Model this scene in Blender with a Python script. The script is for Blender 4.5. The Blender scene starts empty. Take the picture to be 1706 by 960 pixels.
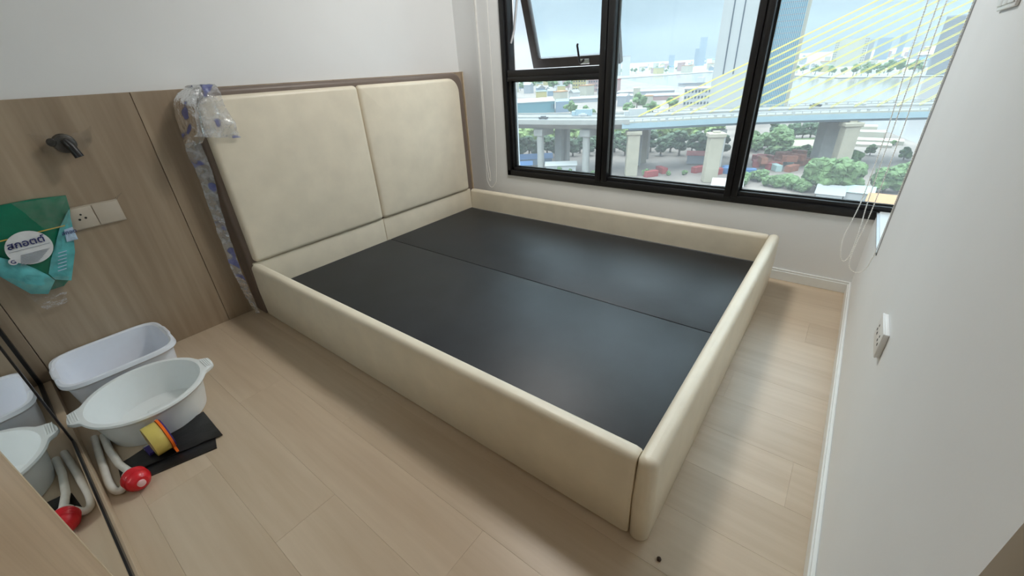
import bpy, bmesh, math, random
from mathutils import Vector, Matrix, noise
random.seed(7)
PI = math.pi
S = bpy.context.scene
COL = S.collection

# ------------------------------------------------------------------ camera
cam_data = bpy.data.cameras.new('camera')
cam = bpy.data.objects.new('camera', cam_data); COL.objects.link(cam)
cam_data.sensor_width = 36.0
cam_data.lens = 689.3 * 36.0 / 1706.0
cam_data.clip_start = 0.02; cam_data.clip_end = 20000
def aim(yaw, pitch, roll):
    y, p, r = (math.radians(a) for a in (yaw, pitch, roll))
    f = Vector((math.cos(y)*math.cos(p), math.sin(y)*math.cos(p), math.sin(p)))
    rt = Vector((math.sin(y), -math.cos(y), 0)); up = rt.cross(f)
    rt2 = rt*math.cos(r) + up*math.sin(r); up2 = rt2.cross(f)
    return Matrix((rt2, up2, -f)).transposed()
m = aim(39.191, -27.958, -3.404).to_4x4(); m.translation = Vector((0.352, 0.196, 1.186))
cam.matrix_world = m
S.camera = cam

# ------------------------------------------------------------------ sky, sun, exposure
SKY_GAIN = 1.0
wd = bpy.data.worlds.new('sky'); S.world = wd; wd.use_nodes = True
nt = wd.node_tree; nt.nodes.clear()
out = nt.nodes.new('ShaderNodeOutputWorld'); bg = nt.nodes.new('ShaderNodeBackground')
tc = nt.nodes.new('ShaderNodeTexCoord'); sep = nt.nodes.new('ShaderNodeSeparateXYZ')
nt.links.new(tc.outputs['Generated'], sep.inputs[0])
ramp = nt.nodes.new('ShaderNodeValToRGB')            # hazy overcast: brighter towards the zenith
nt.links.new(sep.outputs['Z'], ramp.inputs[0])
el = ramp.color_ramp.elements
el[0].position = 0.0; el[0].color = (0.215, 0.252, 0.272, 1)
el[1].position = 0.14; el[1].color = (0.185, 0.235, 0.27, 1)
e = el.new(0.45); e.color = (0.80, 0.90, 0.98, 1)
e = el.new(1.0); e.color = (1.0, 1.0, 1.0, 1)
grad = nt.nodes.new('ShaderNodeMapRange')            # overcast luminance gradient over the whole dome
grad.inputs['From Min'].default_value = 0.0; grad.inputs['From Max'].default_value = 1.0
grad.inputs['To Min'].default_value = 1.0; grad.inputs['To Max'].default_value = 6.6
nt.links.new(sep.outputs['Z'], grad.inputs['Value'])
cl = nt.nodes.new('ShaderNodeTexNoise'); cl.inputs['Scale'].default_value = 3.5; cl.inputs['Detail'].default_value = 5
mp = nt.nodes.new('ShaderNodeMapping'); mp.inputs['Scale'].default_value = (1, 1, 3.2)
nt.links.new(tc.outputs['Generated'], mp.inputs[0]); nt.links.new(mp.outputs[0], cl.inputs['Vector'])
cr = nt.nodes.new('ShaderNodeValToRGB'); cr.color_ramp.elements[0].position = 0.46; cr.color_ramp.elements[1].position = 0.72
cr.color_ramp.elements[1].color = (.10, .10, .10, 1)
nt.links.new(cl.outputs[0], cr.inputs[0])
mixc = nt.nodes.new('ShaderNodeMix'); mixc.data_type = 'RGBA'
nt.links.new(cr.outputs[0], mixc.inputs[0]); nt.links.new(ramp.outputs[0], mixc.inputs[6]); mixc.inputs[7].default_value = (1, 1, 1, 1)
nt.links.new(mixc.outputs[2], bg.inputs['Color'])
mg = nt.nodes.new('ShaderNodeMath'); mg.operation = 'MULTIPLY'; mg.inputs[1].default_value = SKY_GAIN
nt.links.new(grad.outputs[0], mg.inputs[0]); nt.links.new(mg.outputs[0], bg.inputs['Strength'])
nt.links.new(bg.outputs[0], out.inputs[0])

sun_d = bpy.data.lights.new('sun', 'SUN'); sun_d.energy = 0.5; sun_d.angle = math.radians(3); sun_d.color = (1, .95, .86)
sun = bpy.data.objects.new('sun', sun_d); COL.objects.link(sun)
sun.rotation_euler = Vector((0.62, -0.25, -0.74)).to_track_quat('-Z', 'Y').to_euler()   # high sun behind this tower

FILL_LAMP = 42.0  # strength of the fill lamp added overhead
S.view_settings.view_transform = 'Standard'; S.view_settings.look = 'None'
S.view_settings.exposure = 0.43; S.view_settings.gamma = 1.0; S.view_settings.use_curve_mapping = False
S.cycles.max_bounces = 12; S.cycles.diffuse_bounces = 6; S.cycles.transparent_max_bounces = 16
S.cycles.sample_clamp_indirect = 8.0

# ------------------------------------------------------------------ materials
def new_mat(name):
    mt = bpy.data.materials.new(name); mt.use_nodes = True
    n = mt.node_tree.nodes; b = n.get('Principled BSDF')
    return mt, n, mt.node_tree.links, b
def mat(name, col, rough=.5, metal=0, var=.06, scale=30, bump=0, bscale=200, stretch=(1,1,1), spec=.5, coat=0):
    """Plain procedural material: base colour with a little noise, optional fine relief."""
    mt, n, l, b = new_mat(name)
    b.inputs['Roughness'].default_value = rough; b.inputs['Metallic'].default_value = metal
    b.inputs['Specular IOR Level'].default_value = spec; b.inputs['Coat Weight'].default_value = coat
    t = n.new('ShaderNodeTexCoord'); mpn = n.new('ShaderNodeMapping'); mpn.inputs['Scale'].default_value = stretch
    l.new(t.outputs['Object'], mpn.inputs[0])
    nz = n.new('ShaderNodeTexNoise'); nz.inputs['Scale'].default_value = scale; nz.inputs['Detail'].default_value = 4
    l.new(mpn.outputs[0], nz.inputs['Vector'])
    r = n.new('ShaderNodeValToRGB')
    r.color_ramp.elements[0].position = .3; r.color_ramp.elements[1].position = .7
    r.color_ramp.elements[0].color = tuple(c*(1-var) for c in col) + (1,)
    r.color_ramp.elements[1].color = tuple(min(1, c*(1+var)) for c in col) + (1,)
    l.new(nz.outputs[0], r.inputs[0]); l.new(r.outputs[0], b.inputs['Base Color'])
    if bump:
        nb = n.new('ShaderNodeTexNoise'); nb.inputs['Scale'].default_value = bscale; nb.inputs['Detail'].default_value = 3
        l.new(mpn.outputs[0], nb.inputs['Vector'])
        bp = n.new('ShaderNodeBump'); bp.inputs['Strength'].default_value = bump; bp.inputs['Distance'].default_value = .002
        l.new(nb.outputs[0], bp.inputs['Height']); l.new(bp.outputs[0], b.inputs['Normal'])
    return mt
def wood(name, c1, c2, axis, rough=.45, scale=1.0, warp=.35, tone=0):
    """Grain running along axis (0 x, 1 y, 2 z)."""
    mt, n, l, b = new_mat(name); b.inputs['Roughness'].default_value = rough
    t = n.new('ShaderNodeTexCoord'); geo = n.new('ShaderNodeNewGeometry')
    mpn = n.new('ShaderNodeMapping'); sc = [9*scale]*3; sc[axis] = .55*scale
    mpn.inputs['Scale'].default_value = sc
    l.new(geo.outputs['Position'], mpn.inputs[0])
    oi = n.new('ShaderNodeObjectInfo'); ad = n.new('ShaderNodeVectorMath'); ad.operation = 'SCALE'; ad.inputs['Scale'].default_value = 17*tone
    cx = n.new('ShaderNodeCombineXYZ')
    for k in range(3): l.new(oi.outputs['Random'], cx.inputs[k])
    l.new(cx.outputs[0], ad.inputs[0])
    sm = n.new('ShaderNodeVectorMath'); sm.operation = 'ADD'; l.new(mpn.outputs[0], sm.inputs[0]); l.new(ad.outputs[0], sm.inputs[1])
    n1 = n.new('ShaderNodeTexNoise'); n1.inputs['Scale'].default_value = .8; n1.inputs['Detail'].default_value = 3; n1.inputs['Distortion'].default_value = warp
    l.new(sm.outputs[0], n1.inputs['Vector'])
    n2 = n.new('ShaderNodeTexNoise'); n2.inputs['Scale'].default_value = 5; n2.inputs['Detail'].default_value = 5; n2.inputs['Distortion'].default_value = .2
    l.new(sm.outputs[0], n2.inputs['Vector'])
    mx = n.new('ShaderNodeMath'); mx.operation = 'MULTIPLY_ADD'; l.new(n2.outputs[0], mx.inputs[0]); mx.inputs[1].default_value = .45
    m2 = n.new('ShaderNodeMath'); m2.operation = 'MULTIPLY'; l.new(n1.outputs[0], m2.inputs[0]); m2.inputs[1].default_value = .6
    l.new(m2.outputs[0], mx.inputs[2])
    r = n.new('ShaderNodeValToRGB'); r.color_ramp.elements[0].position = .34; r.color_ramp.elements[1].position = .70
    r.color_ramp.elements[0].color = c1 + (1,); r.color_ramp.elements[1].color = c2 + (1,)
    l.new(mx.outputs[0], r.inputs[0])
    hv = n.new('ShaderNodeHueSaturation'); l.new(r.outputs[0], hv.inputs['Color'])
    mr = n.new('ShaderNodeMapRange'); mr.inputs['To Min'].default_value = 1-.025*tone; mr.inputs['To Max'].default_value = 1+.025*tone
    l.new(oi.outputs['Random'], mr.inputs['Value']); l.new(mr.outputs[0], hv.inputs['Value'])
    l.new(hv.outputs[0], b.inputs['Base Color'])
    bp = n.new('ShaderNodeBump'); bp.inputs['Strength'].default_value = .08; bp.inputs['Distance'].default_value = .002
    l.new(n2.outputs[0], bp.inputs['Height']); l.new(bp.outputs[0], b.inputs['Normal'])
    return mt
def film_mat(name, body, tint, print_col=None, alpha=.35, gloss=.25):
    """Thin crinkled plastic film: see-through with sheen, some milky body and optional printed blotches."""
    mt, n, l, b = new_mat(name); n.remove(b)
    o = n['Material Output']
    tr = n.new('ShaderNodeBsdfTransparent'); tr.inputs[0].default_value = tint + (1,)
    df = n.new('ShaderNodeBsdfDiffuse'); df.inputs[0].default_value = body + (1,)
    gl = n.new('ShaderNodeBsdfGlossy'); gl.inputs['Roughness'].default_value = .18
    t = n.new('ShaderNodeTexCoord')
    nb = n.new('ShaderNodeTexNoise'); nb.inputs['Scale'].default_value = 40; nb.inputs['Detail'].default_value = 4
    l.new(t.outputs['Object'], nb.inputs['Vector'])
    bp = n.new('ShaderNodeBump'); bp.inputs['Strength'].default_value = .8; bp.inputs['Distance'].default_value = .01
    l.new(nb.outputs[0], bp.inputs['Height']); l.new(bp.outputs[0], gl.inputs['Normal'])
    fac = n.new('ShaderNodeMapRange'); fac.inputs['From Min'].default_value = .35; fac.inputs['From Max'].default_value = .7
    fac.inputs['To Min'].default_value = alpha*.5; fac.inputs['To Max'].default_value = min(1, alpha*1.6)
    l.new(nb.outputs[0], fac.inputs['Value'])
    m1 = n.new('ShaderNodeMixShader'); l.new(fac.outputs[0], m1.inputs[0]); l.new(tr.outputs[0], m1.inputs[1]); l.new(df.outputs[0], m1.inputs[2])
    lw = n.new('ShaderNodeLayerWeight'); lw.inputs['Blend'].default_value = gloss
    l.new(bp.outputs[0], lw.inputs['Normal'])
    m2 = n.new('ShaderNodeMixShader'); l.new(lw.outputs['Fresnel'], m2.inputs[0]); l.new(m1.outputs[0], m2.inputs[1]); l.new(gl.outputs[0], m2.inputs[2])
    last = m2
    if print_col:
        np_ = n.new('ShaderNodeTexNoise'); np_.inputs['Scale'].default_value = 13; np_.inputs['Detail'].default_value = 1
        l.new(t.outputs['Object'], np_.inputs['Vector'])
        rr = n.new('ShaderNodeValToRGB'); rr.color_ramp.elements[0].position = .60; rr.color_ramp.elements[1].position = .66
        rr.color_ramp.elements[1].color = (.75, .75, .75, 1)
        l.new(np_.outputs[0], rr.inputs[0])
        pd = n.new('ShaderNodeBsdfDiffuse'); pd.inputs[0].default_value = print_col + (1,)
        m3 = n.new('ShaderNodeMixShader'); l.new(rr.outputs[0], m3.inputs[0]); l.new(m2.outputs[0], m3.inputs[1]); l.new(pd.outputs[0], m3.inputs[2])
        last = m3
    l.new(last.outputs[0], o.inputs[0])
    return mt
def glass_mat(name, tint, dust_veil):
    """Window pane: tinted see-through glass, mirror sheen at grazing angles, thin dusty film added to veil the view with pale haze."""
    mt, n, l, b = new_mat(name); n.remove(b); o = n['Material Output']
    tr = n.new('ShaderNodeBsdfTransparent'); tr.inputs[0].default_value = tint + (1,)
    gl = n.new('ShaderNodeBsdfGlossy'); gl.inputs['Roughness'].default_value = .0
    fr = n.new('ShaderNodeFresnel'); fr.inputs['IOR'].default_value = 1.3
    m1 = n.new('ShaderNodeMixShader'); l.new(fr.outputs[0], m1.inputs[0]); l.new(tr.outputs[0], m1.inputs[1]); l.new(gl.outputs[0], m1.inputs[2])
    tl = n.new('ShaderNodeBsdfTranslucent'); tl.inputs[0].default_value = (.93, .96, 1, 1)
    m2 = n.new('ShaderNodeMixShader'); m2.inputs[0].default_value = dust_veil
    l.new(m1.outputs[0], m2.inputs[1]); l.new(tl.outputs[0], m2.inputs[2]); l.new(m2.outputs[0], o.inputs[0])
    return mt
M = {}
M['wall'] = mat('white_wall_paint', (.80, .815, .82), .6, var=.015, scale=3, bump=.05, bscale=160)
M['ceil'] = mat('white_ceiling_paint', (.68, .68, .67), .7, var=.01)
M['base'] = mat('white_gloss_trim', (.80, .82, .81), .25, var=.01)
M['floor'] = wood('pale_oak_laminate', (.50, .39, .275), (.60, .49, .365), 1, .36, 1.0, .5, 1)
M['joint'] = mat('floor_joint', (.40, .31, .22), .8)
M['panel'] = wood('brown_oak_panel', (.27, .20, .135), (.42, .33, .235), 2, .5, .8, .9, .6)
M['door'] = wood('wardrobe_oak', (.36, .25, .155), (.50, .37, .25), 2, .45, 1.1, .5, .5)
M['edge'] = wood('pale_edge_band', (.52, .41, .28), (.60, .49, .35), 2, .45)
M['plinth'] = wood('oak_plinth', (.48, .36, .24), (.57, .45, .32), 1, .45)
M['cream'] = mat('cream_leatherette', (.75, .68, .545), .40, var=.05, scale=9, bump=.12, bscale=420)
M['taupe'] = mat('taupe_leatherette', (.165, .125, .10), .45, var=.06, scale=9, bump=.12, bscale=420)
M['felt'] = mat('dark_felt_board', (.013, .016, .020), .46, var=.2, scale=6, bump=.12, bscale=300, spec=.40)
M['greyfelt'] = mat('grey_felt_lining', (.10, .105, .11), .85)
M['black'] = mat('black_aluminium', (.008, .008, .009), .40, var=.1, spec=.45)
M['sash'] = mat('brown_black_aluminium', (.040, .033, .030), .35, var=.1)
M['gasket'] = mat('dark_gasket', (.012, .014, .014), .6)
M['grey'] = mat('grey_stay_metal', (.45, .45, .46), .35, metal=.7)
M['chrome'] = mat('chrome', (.7, .7, .7), .15, metal=1)
M['bead'] = mat('white_bead_plastic', (.90, .89, .85), .35)
M['plast'] = mat('white_switch_plastic', (.80, .80, .79), .3, var=.01)
M['beige'] = mat('beige_switch_plastic', (.50, .44, .36), .35, var=.02)
M['hole'] = mat('socket_hole', (.01, .01, .01), .7)
M['basin'] = mat('white_basin_plastic', (.80, .83, .83), .28, var=.01)
M['basin2'] = mat('cool_white_basin_plastic', (.80, .83, .90), .28, var=.01)
M['tube'] = mat('milky_tube', (.74, .73, .68), .3)
M['red'] = mat('red_bulb_plastic', (.62, .012, .022), .3, var=.08)
M['pink'] = mat('pink_plug', (.80, .50, .50), .35)
M['lampb'] = mat('matt_black_lamp', (.012, .012, .013), .4)
M['bin'] = mat('black_polythene', (.012, .012, .013), .30, var=.2, bump=.5, bscale=40)
M['tape'] = mat('yellow_packing_tape', (.62, .50, .13), .22, var=.05)
M['core'] = mat('cardboard_core', (.45, .33, .2), .8)
M['orange'] = mat('orange_plastic', (.95, .17, .01), .3, var=.03)
M['purple'] = mat('purple_plastic', (.05, .03, .22), .35)
M['steel'] = mat('steel_blade', (.6, .6, .62), .3, metal=.9)
M['mirror'] = mat('mirror_silver', (.80, .83, .82), .0, metal=1, var=0)
M['glass'] = glass_mat('tinted_window_glass', (.84, .92, .94), .050)
M['film'] = film_mat('printed_plastic_film', (.72, .74, .78), (.93, .94, .96), (.10, .12, .34), .30, .35)
M['clear'] = film_mat('clear_plastic_film', (.75, .72, .66), (.96, .95, .93), None, .06, .20)
M['green'] = mat('green_pouch', (.004, .16, .09), .25, var=.12, scale=14, bump=.4, bscale=35)
M['teal'] = mat('teal_pouch', (.10, .42, .44), .25, var=.25, scale=22, bump=.5, bscale=35)
M['label'] = mat('white_pouch_label', (.72, .74, .76), .3)
M['navy'] = mat('navy_print', (.02, .03, .15), .4)
M['gold'] = mat('gold_stripe', (.55, .40, .08), .35)
M['ink'] = mat('grey_print', (.22, .25, .30), .5)
M['lblue'] = mat('pale_blue_print', (.45, .60, .78), .4)
M['crumb'] = mat('brown_crumb', (.05, .03, .02), .8)
# outdoors
OUT = .46     # outdoor colours darkened throughout to keep the sky-lit city from overexposing
def om(k, c, **kw): M[k] = mat(k, tuple(v*OUT for v in c), kw.pop('rough', .8), **kw)
om('bare_ground', (.36, .295, .255), var=.3, scale=.05); om('far_ground', (.42, .46, .42), var=.3, scale=.01)
om('lawn', (.24, .36, .12), var=.2, scale=.2); om('sand_path', (.62, .56, .42), var=.1)
om('river_water', (.52, .47, .44), rough=.12, var=.04, scale=.02)
om('concrete', (.62, .60, .56), var=.08, scale=.3); om('warm_concrete', (.66, .58, .44), var=.08, scale=.3)
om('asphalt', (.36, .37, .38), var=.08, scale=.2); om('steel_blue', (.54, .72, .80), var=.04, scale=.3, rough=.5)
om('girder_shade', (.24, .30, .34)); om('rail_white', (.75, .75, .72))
om('cable_yellow', (1.15, .98, .14), rough=.5, var=.02)
om('leaf_dark', (.085, .15, .075), var=.5, scale=.5); om('leaf_mid', (.15, .255, .085), var=.5, scale=.5); om('leaf_light', (.33, .46, .15), var=.45, scale=.5)
om('bark', (.20, .15, .11)); om('roof_blue', (.12, .28, .58)); om('roof_white', (.80, .80, .78)); om('roof_red', (.48, .06, .06))
om('roof_grey', (.46, .46, .46)); om('roof_teal', (.50, .66, .62)); om('roof_orange', (.68, .34, .15)); om('rust', (.42, .14, .08), var=.35, scale=1)
om('wall_cream', (.72, .68, .56)); om('wall_white', (.80, .80, .79)); om('wall_grey', (.50, .53, .58)); om('wall_bluegrey', (.33, .43, .55))
om('wall_pink', (.62, .40, .38)); om('wall_yellow', (.76, .64, .28)); om('tower_blue', (.25, .62, .85), rough=.25, var=.12, scale=.05)
om('tower_fin', (.62, .80, .86), rough=.5); om('window_dark', (.10, .13, .17), rough=.3); om('glass_hall', (.20, .42, .50), rough=.25)
om('green_net', (.06, .45, .25)); om('car_white', (.8, .8, .8), rough=.3); om('car_dark', (.08, .08, .09), rough=.3)

# ------------------------------------------------------------------ mesh helpers (all in world coordinates)
def bm_new(): return bmesh.new()
def box(bm, x0, x1, y0, y1, z0, z1, bev=0, seg=2, mi=0):
    ret = bmesh.ops.create_cube(bm, size=1.0)
    vs = ret['verts']
    for v in vs:
        v.co = Vector((x0+(v.co.x+.5)*(x1-x0), y0+(v.co.y+.5)*(y1-y0), z0+(v.co.z+.5)*(z1-z0)))
    fs = set(f for v in vs for f in v.link_faces)
    for f in fs: f.material_index = mi
    if bev:
        es = list(set(e for v in vs for e in v.link_edges))
        r = bmesh.ops.bevel(bm, geom=es, offset=bev, segments=seg, profile=.5, affect='EDGES')
        for f in r['faces']: f.material_index = mi
    return bm
def rot_box(bm, c, size, ax, ay, az, bev=0):
    """Box centred at c with its own axes."""
    ret = bmesh.ops.create_cube(bm, size=1.0)
    ax, ay, az = (Vector(a).normalized() for a in (ax, ay, az)); c = Vector(c)
    vs = ret['verts']
    for v in vs: v.co = c + ax*v.co.x*size[0] + ay*v.co.y*size[1] + az*v.co.z*size[2]
    if bev:
        bmesh.ops.bevel(bm, geom=list(set(e for v in vs for e in v.link_edges)), offset=bev, segments=2, profile=.5, affect='EDGES')
    bmesh.ops.recalc_face_normals(bm, faces=bm.faces[:])
    return bm
def tube(bm, pts, r, n=8, rad=None, caps=True, flat=1.0):
    pts = [Vector(p) for p in pts]; rings = []
    up = Vector((0, 0, 1))
    for i, p in enumerate(pts):
        t = (pts[min(i+1, len(pts)-1)] - pts[max(i-1, 0)]).normalized()
        a = t.cross(up)
        if a.length < .05: a = t.cross(Vector((1, 0, 0)))
        a.normalize(); b = t.cross(a).normalized()
        rr = rad[i] if rad else r
        rings.append([bm.verts.new(p + a*math.cos(2*PI*k/n)*rr + b*math.sin(2*PI*k/n)*rr*flat) for k in range(n)])
    for i in range(len(rings)-1):
        for k in range(n):
            bm.faces.new((rings[i][k], rings[i][(k+1) % n], rings[i+1][(k+1) % n], rings[i+1][k]))
    if caps:
        bm.faces.new(rings[0][::-1]); bm.faces.new(rings[-1])
    bmesh.ops.recalc_face_normals(bm, faces=bm.faces[:])
    return bm
def smooth_path(pts, n=8):
    pts = [Vector(p) for p in pts]; q = []
    for i in range(len(pts)-1):
        p0, p1, p2, p3 = pts[max(i-1, 0)], pts[i], pts[i+1], pts[min(i+2, len(pts)-1)]
        for k in range(n):
            t = k/n
            q.append(.5*((2*p1) + (p2-p0)*t + (2*p0-5*p1+4*p2-p3)*t*t + (3*p1-p0-3*p2+p3)*t**3))
    q.append(pts[-1]); return q
def lathe(bm, c, axis, prof, n=24, cap0=True, cap1=True):
    """prof = [(distance along axis, radius)]"""
    c = Vector(c); ax = Vector(axis).normalized(); a = ax.cross(Vector((0, 0, 1)))
    if a.length < .05: a = ax.cross(Vector((1, 0, 0)))
    a.normalize(); b = ax.cross(a)
    rings = [[bm.verts.new(c + ax*d + (a*math.cos(2*PI*k/n) + b*math.sin(2*PI*k/n))*r) for k in range(n)] for d, r in prof]
    for i in range(len(rings)-1):
        for k in range(n): bm.faces.new((rings[i][k], rings[i][(k+1) % n], rings[i+1][(k+1) % n], rings[i+1][k]))
    if cap0: bm.faces.new(rings[0][::-1])
    if cap1: bm.faces.new(rings[-1])
    bmesh.ops.recalc_face_normals(bm, faces=bm.faces[:])
    return bm
def rings_mesh(bm, rings, cap0=True, cap1=True):
    vr = [[bm.verts.new(p) for p in r] for r in rings]; n = len(vr[0])
    for i in range(len(vr)-1):
        for k in range(n): bm.faces.new((vr[i][k], vr[i][(k+1) % n], vr[i+1][(k+1) % n], vr[i+1][k]))
    if cap0: bm.faces.new(vr[0][::-1])
    if cap1: bm.faces.new(vr[-1])
    bmesh.ops.recalc_face_normals(bm, faces=bm.faces[:])
    return bm
def rounded_rect(x0, x1, z0, z1, radii, n=6):
    """2-D outline, radii = (bottom left, bottom right, top right, top left)"""
    o = []
    for (cx, cz, r, a0) in ((x0+radii[0], z0+radii[0], radii[0], PI), (x1-radii[1], z0+radii[1], radii[1], 1.5*PI),
                            (x1-radii[2], z1-radii[2], radii[2], 0), (x0+radii[3], z1-radii[3], radii[3], .5*PI)):
        for k in range(n+1):
            a = a0 + k/n*PI/2; o.append((cx+r*math.cos(a), cz+r*math.sin(a)))
    return o
def inset(o, d):
    n = len(o); q = []
    for i in range(n):
        p, a, b = Vector(o[i]), Vector(o[i-1]), Vector(o[(i+1) % n])
        e = (b-a).normalized(); q.append((p.x - e.y*d, p.y + e.x*d))
    return q
def padded(bm, o, y_back, y_front, r, bulge=0, seg=6):
    """Upholstered panel: outline in x-z, rounded front rim towards -y."""
    rg = [[(x, y_back, z) for x, z in o]]
    for k in range(seg+1):
        a = k/seg*PI/2; q = inset(o, r*(1-math.cos(a)))
        rg.append([(x, y_front + r - r*math.sin(a), z) for x, z in q])
    if bulge:
        cx = sum(p[0] for p in o)/len(o); cz = sum(p[1] for p in o)/len(o)
        q = inset(o, r)
        for f, h in ((.9, .25), (.7, .58), (.45, .83), (.2, .97), (.03, 1), (.004, 1)):
            rg.append([(cx+(x-cx)*f, y_front-bulge*h, cz+(z-cz)*f) for x, z in q])
    return rings_mesh(bm, rg)

# ------------------------------------------------------------------ scene-graph helpers
def link(o): COL.objects.link(o); return o
def to_obj(name, bm, mats, parent=None, smooth=False, origin=None):
    me = bpy.data.meshes.new(name)
    off = Vector(origin) if origin else Vector((0, 0, 0))
    if parent is not None:
        p = parent
        while p is not None: off = off + Vector(p.location); p = p.parent
    if off.length > 0: bmesh.ops.translate(bm, verts=bm.verts[:], vec=-off)
    bm.to_mesh(me); bm.free()
    for mm in (mats if isinstance(mats, (list, tuple)) else [mats]): me.materials.append(M[mm])
    if smooth:
        me.polygons.foreach_set('use_smooth', [True]*len(me.polygons))
        me.set_sharp_from_angle(angle=math.radians(38))
    o = link(bpy.data.objects.new(name, me))
    if parent is not None: o.parent = parent
    if origin: o.location = origin
    return o
def part(parent, name, bm, mats, smooth=False, label=None, kind=None):
    o = to_obj(name, bm, mats, parent, smooth)
    if label: o['label'] = label
    if kind: o['kind'] = kind
    return o
def describe(o, label, cat, group=None):
    o['label'] = label; o['category'] = cat
    if group: o['group'] = group
    return o
def thing(name, label, cat, loc, group=None):
    o = link(bpy.data.objects.new(name, None)); o.empty_display_size = .05; o.location = loc
    return describe(o, label, cat, group)
def solo(name, bm, mats, label, cat, loc, group=None, smooth=False):
    o = to_obj(name, bm, mats, None, smooth, origin=loc)
    return describe(o, label, cat, group)
LABELS = {}
def struct(name, bm, mats, label=None, cat=None, smooth=False, parent=None):
    o = to_obj(name, bm, mats, parent, smooth)
    if parent is None:
        o['kind'] = 'structure'
        if label: o['label'] = label
        if cat: o['category'] = cat
    return o

W, L, CH = 3.019, 2.75, 2.55
SILL = .42
# ------------------------------------------------------------------ the room
fl = struct('floor', box(bm_new(), -.5, W+.02, -.3, L+.05, -.12, -.012), 'joint', 'pale oak laminate floor under the bed and along the white wall', 'floor')
px, row = -.5, 0
while px < W-.001:
    x1 = min(px+.192, W); y = -.02 - (row*.47) % 1.2
    while y < L:
        y1 = min(y+1.2, L+.03)
        if y1 > -.02:
            b = box(bm_new(), px+.00012, x1-.00012, max(y, -.02)+.00012, y1-.00012, -.012, 0, .0003, 1)
            part(fl, 'plank', b, 'floor')
        y += 1.2
    px = x1; row += 1
struct('ceiling', box(bm_new(), -.5, W+.2, -.4, L+.2, CH, CH+.1), 'ceil', 'plain white ceiling', 'ceiling')
# headboard wall
struct('wall_back', box(bm_new(), -.5, W+.15, L+.03, L+.15, -.05, CH), 'wall', 'white painted wall above the brown wood panel', 'wall')
tr = thing('trim_1', 'brown oak-look wall panelling behind the headboard, lamp and outlet', 'wall panel', (1.5, L, 0)); tr['kind'] = 'structure'
joints = [.0, .21, .915, 1.9, W]
for i in range(len(joints)-1):
    part(tr, 'panel', box(bm_new(), joints[i]+.0012, joints[i+1]-.0012-(.008 if i == 3 else 0), L, L+.03, 0, 1.181, .0015, 1), 'panel')
part(tr, 'edge_strip', box(bm_new(), W-.008, W, L-.012, L+.03, 0, 1.182), 'edge', label='pale edge strip in the corner')
# window wall with its opening; the opening runs on past the white side wall into a niche
wb = bm_new()
box(wb, W, W+.16, -.45, L+.15, -.05, SILL); box(wb, W, W+.16, 2.335, L+.15, SILL, CH); box(wb, W, W+.16, -.45, 2.335, 2.25, CH)
struct('wall_window', wb, 'wall', 'white wall around and below the black framed window', 'wall')
# white side wall (foot of the bed) with a niche beside the window
wb = bm_new()
NX = 2.415
box(wb, .774, NX, -.16, 0, -.05, CH); box(wb, NX, W, -.16, 0, -.05, .455); box(wb, NX, W, -.16, 0, 2.3, CH)
box(wb, NX-.1, W, -.45, -.40, .3, CH); box(wb, NX-.06, NX, -.42, -.1, .3, CH); box(wb, NX-.05, W, -.42, -.1, .40, .455)
struct('wall_right', wb, 'wall', 'white painted wall facing the foot of the bed', 'wall')
tb = bm_new(); box(tb, NX-.003, NX+.006, -.01, .003, .455, 2.3); box(tb, NX-.003, W, -.008, .003, .452, .460)
struct('trim_2', tb, 'grey', 'thin metal edge trim around the window niche', 'trim')
struct('trim_3', box(bm_new(), NX, W, -.40, -.008, .455, .463), 'base', 'pale sill of the niche beside the window', 'sill')
db = bm_new(); box(db, -.1, .774, -.07, -.028, 0, 2.1)
d1 = struct('door_1', db, 'beige', 'greyish door recessed in the white side wall', 'door')
struct('wall_right_over_door', box(bm_new(), -.5, .774, -.16, 0, 2.1, CH), 'wall')
struct('wall_left', box(bm_new(), -.6, -.5, -.3, L+.1, -.05, CH), 'wall', 'white wall behind the wardrobe', 'wall')
struct('wall_right_corner', box(bm_new(), -.5, -.1, -.16, 0, -.05, 2.1), 'wall')
# baseboards
def skirting(name, x0, x1, y0, y1, out, label):
    b = bm_new(); box(b, x0, x1, y0, y1, 0, .055, .002, 1)
    if out == 'x': box(b, x0+.004, x1, y0, y1, .053, .067, .003, 2)
    else: box(b, x0, x1, y0, y1-.004, .053, .067, .003, 2)
    struct(name, b, 'base', label, 'baseboard')
skirting('baseboard_window', W-.014, W, .0, L-.02, 'x', 'white baseboard under the window')
skirting('baseboard_right', .774, W-.014, 0, .014, 'y', 'white baseboard along the white side wall')

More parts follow.
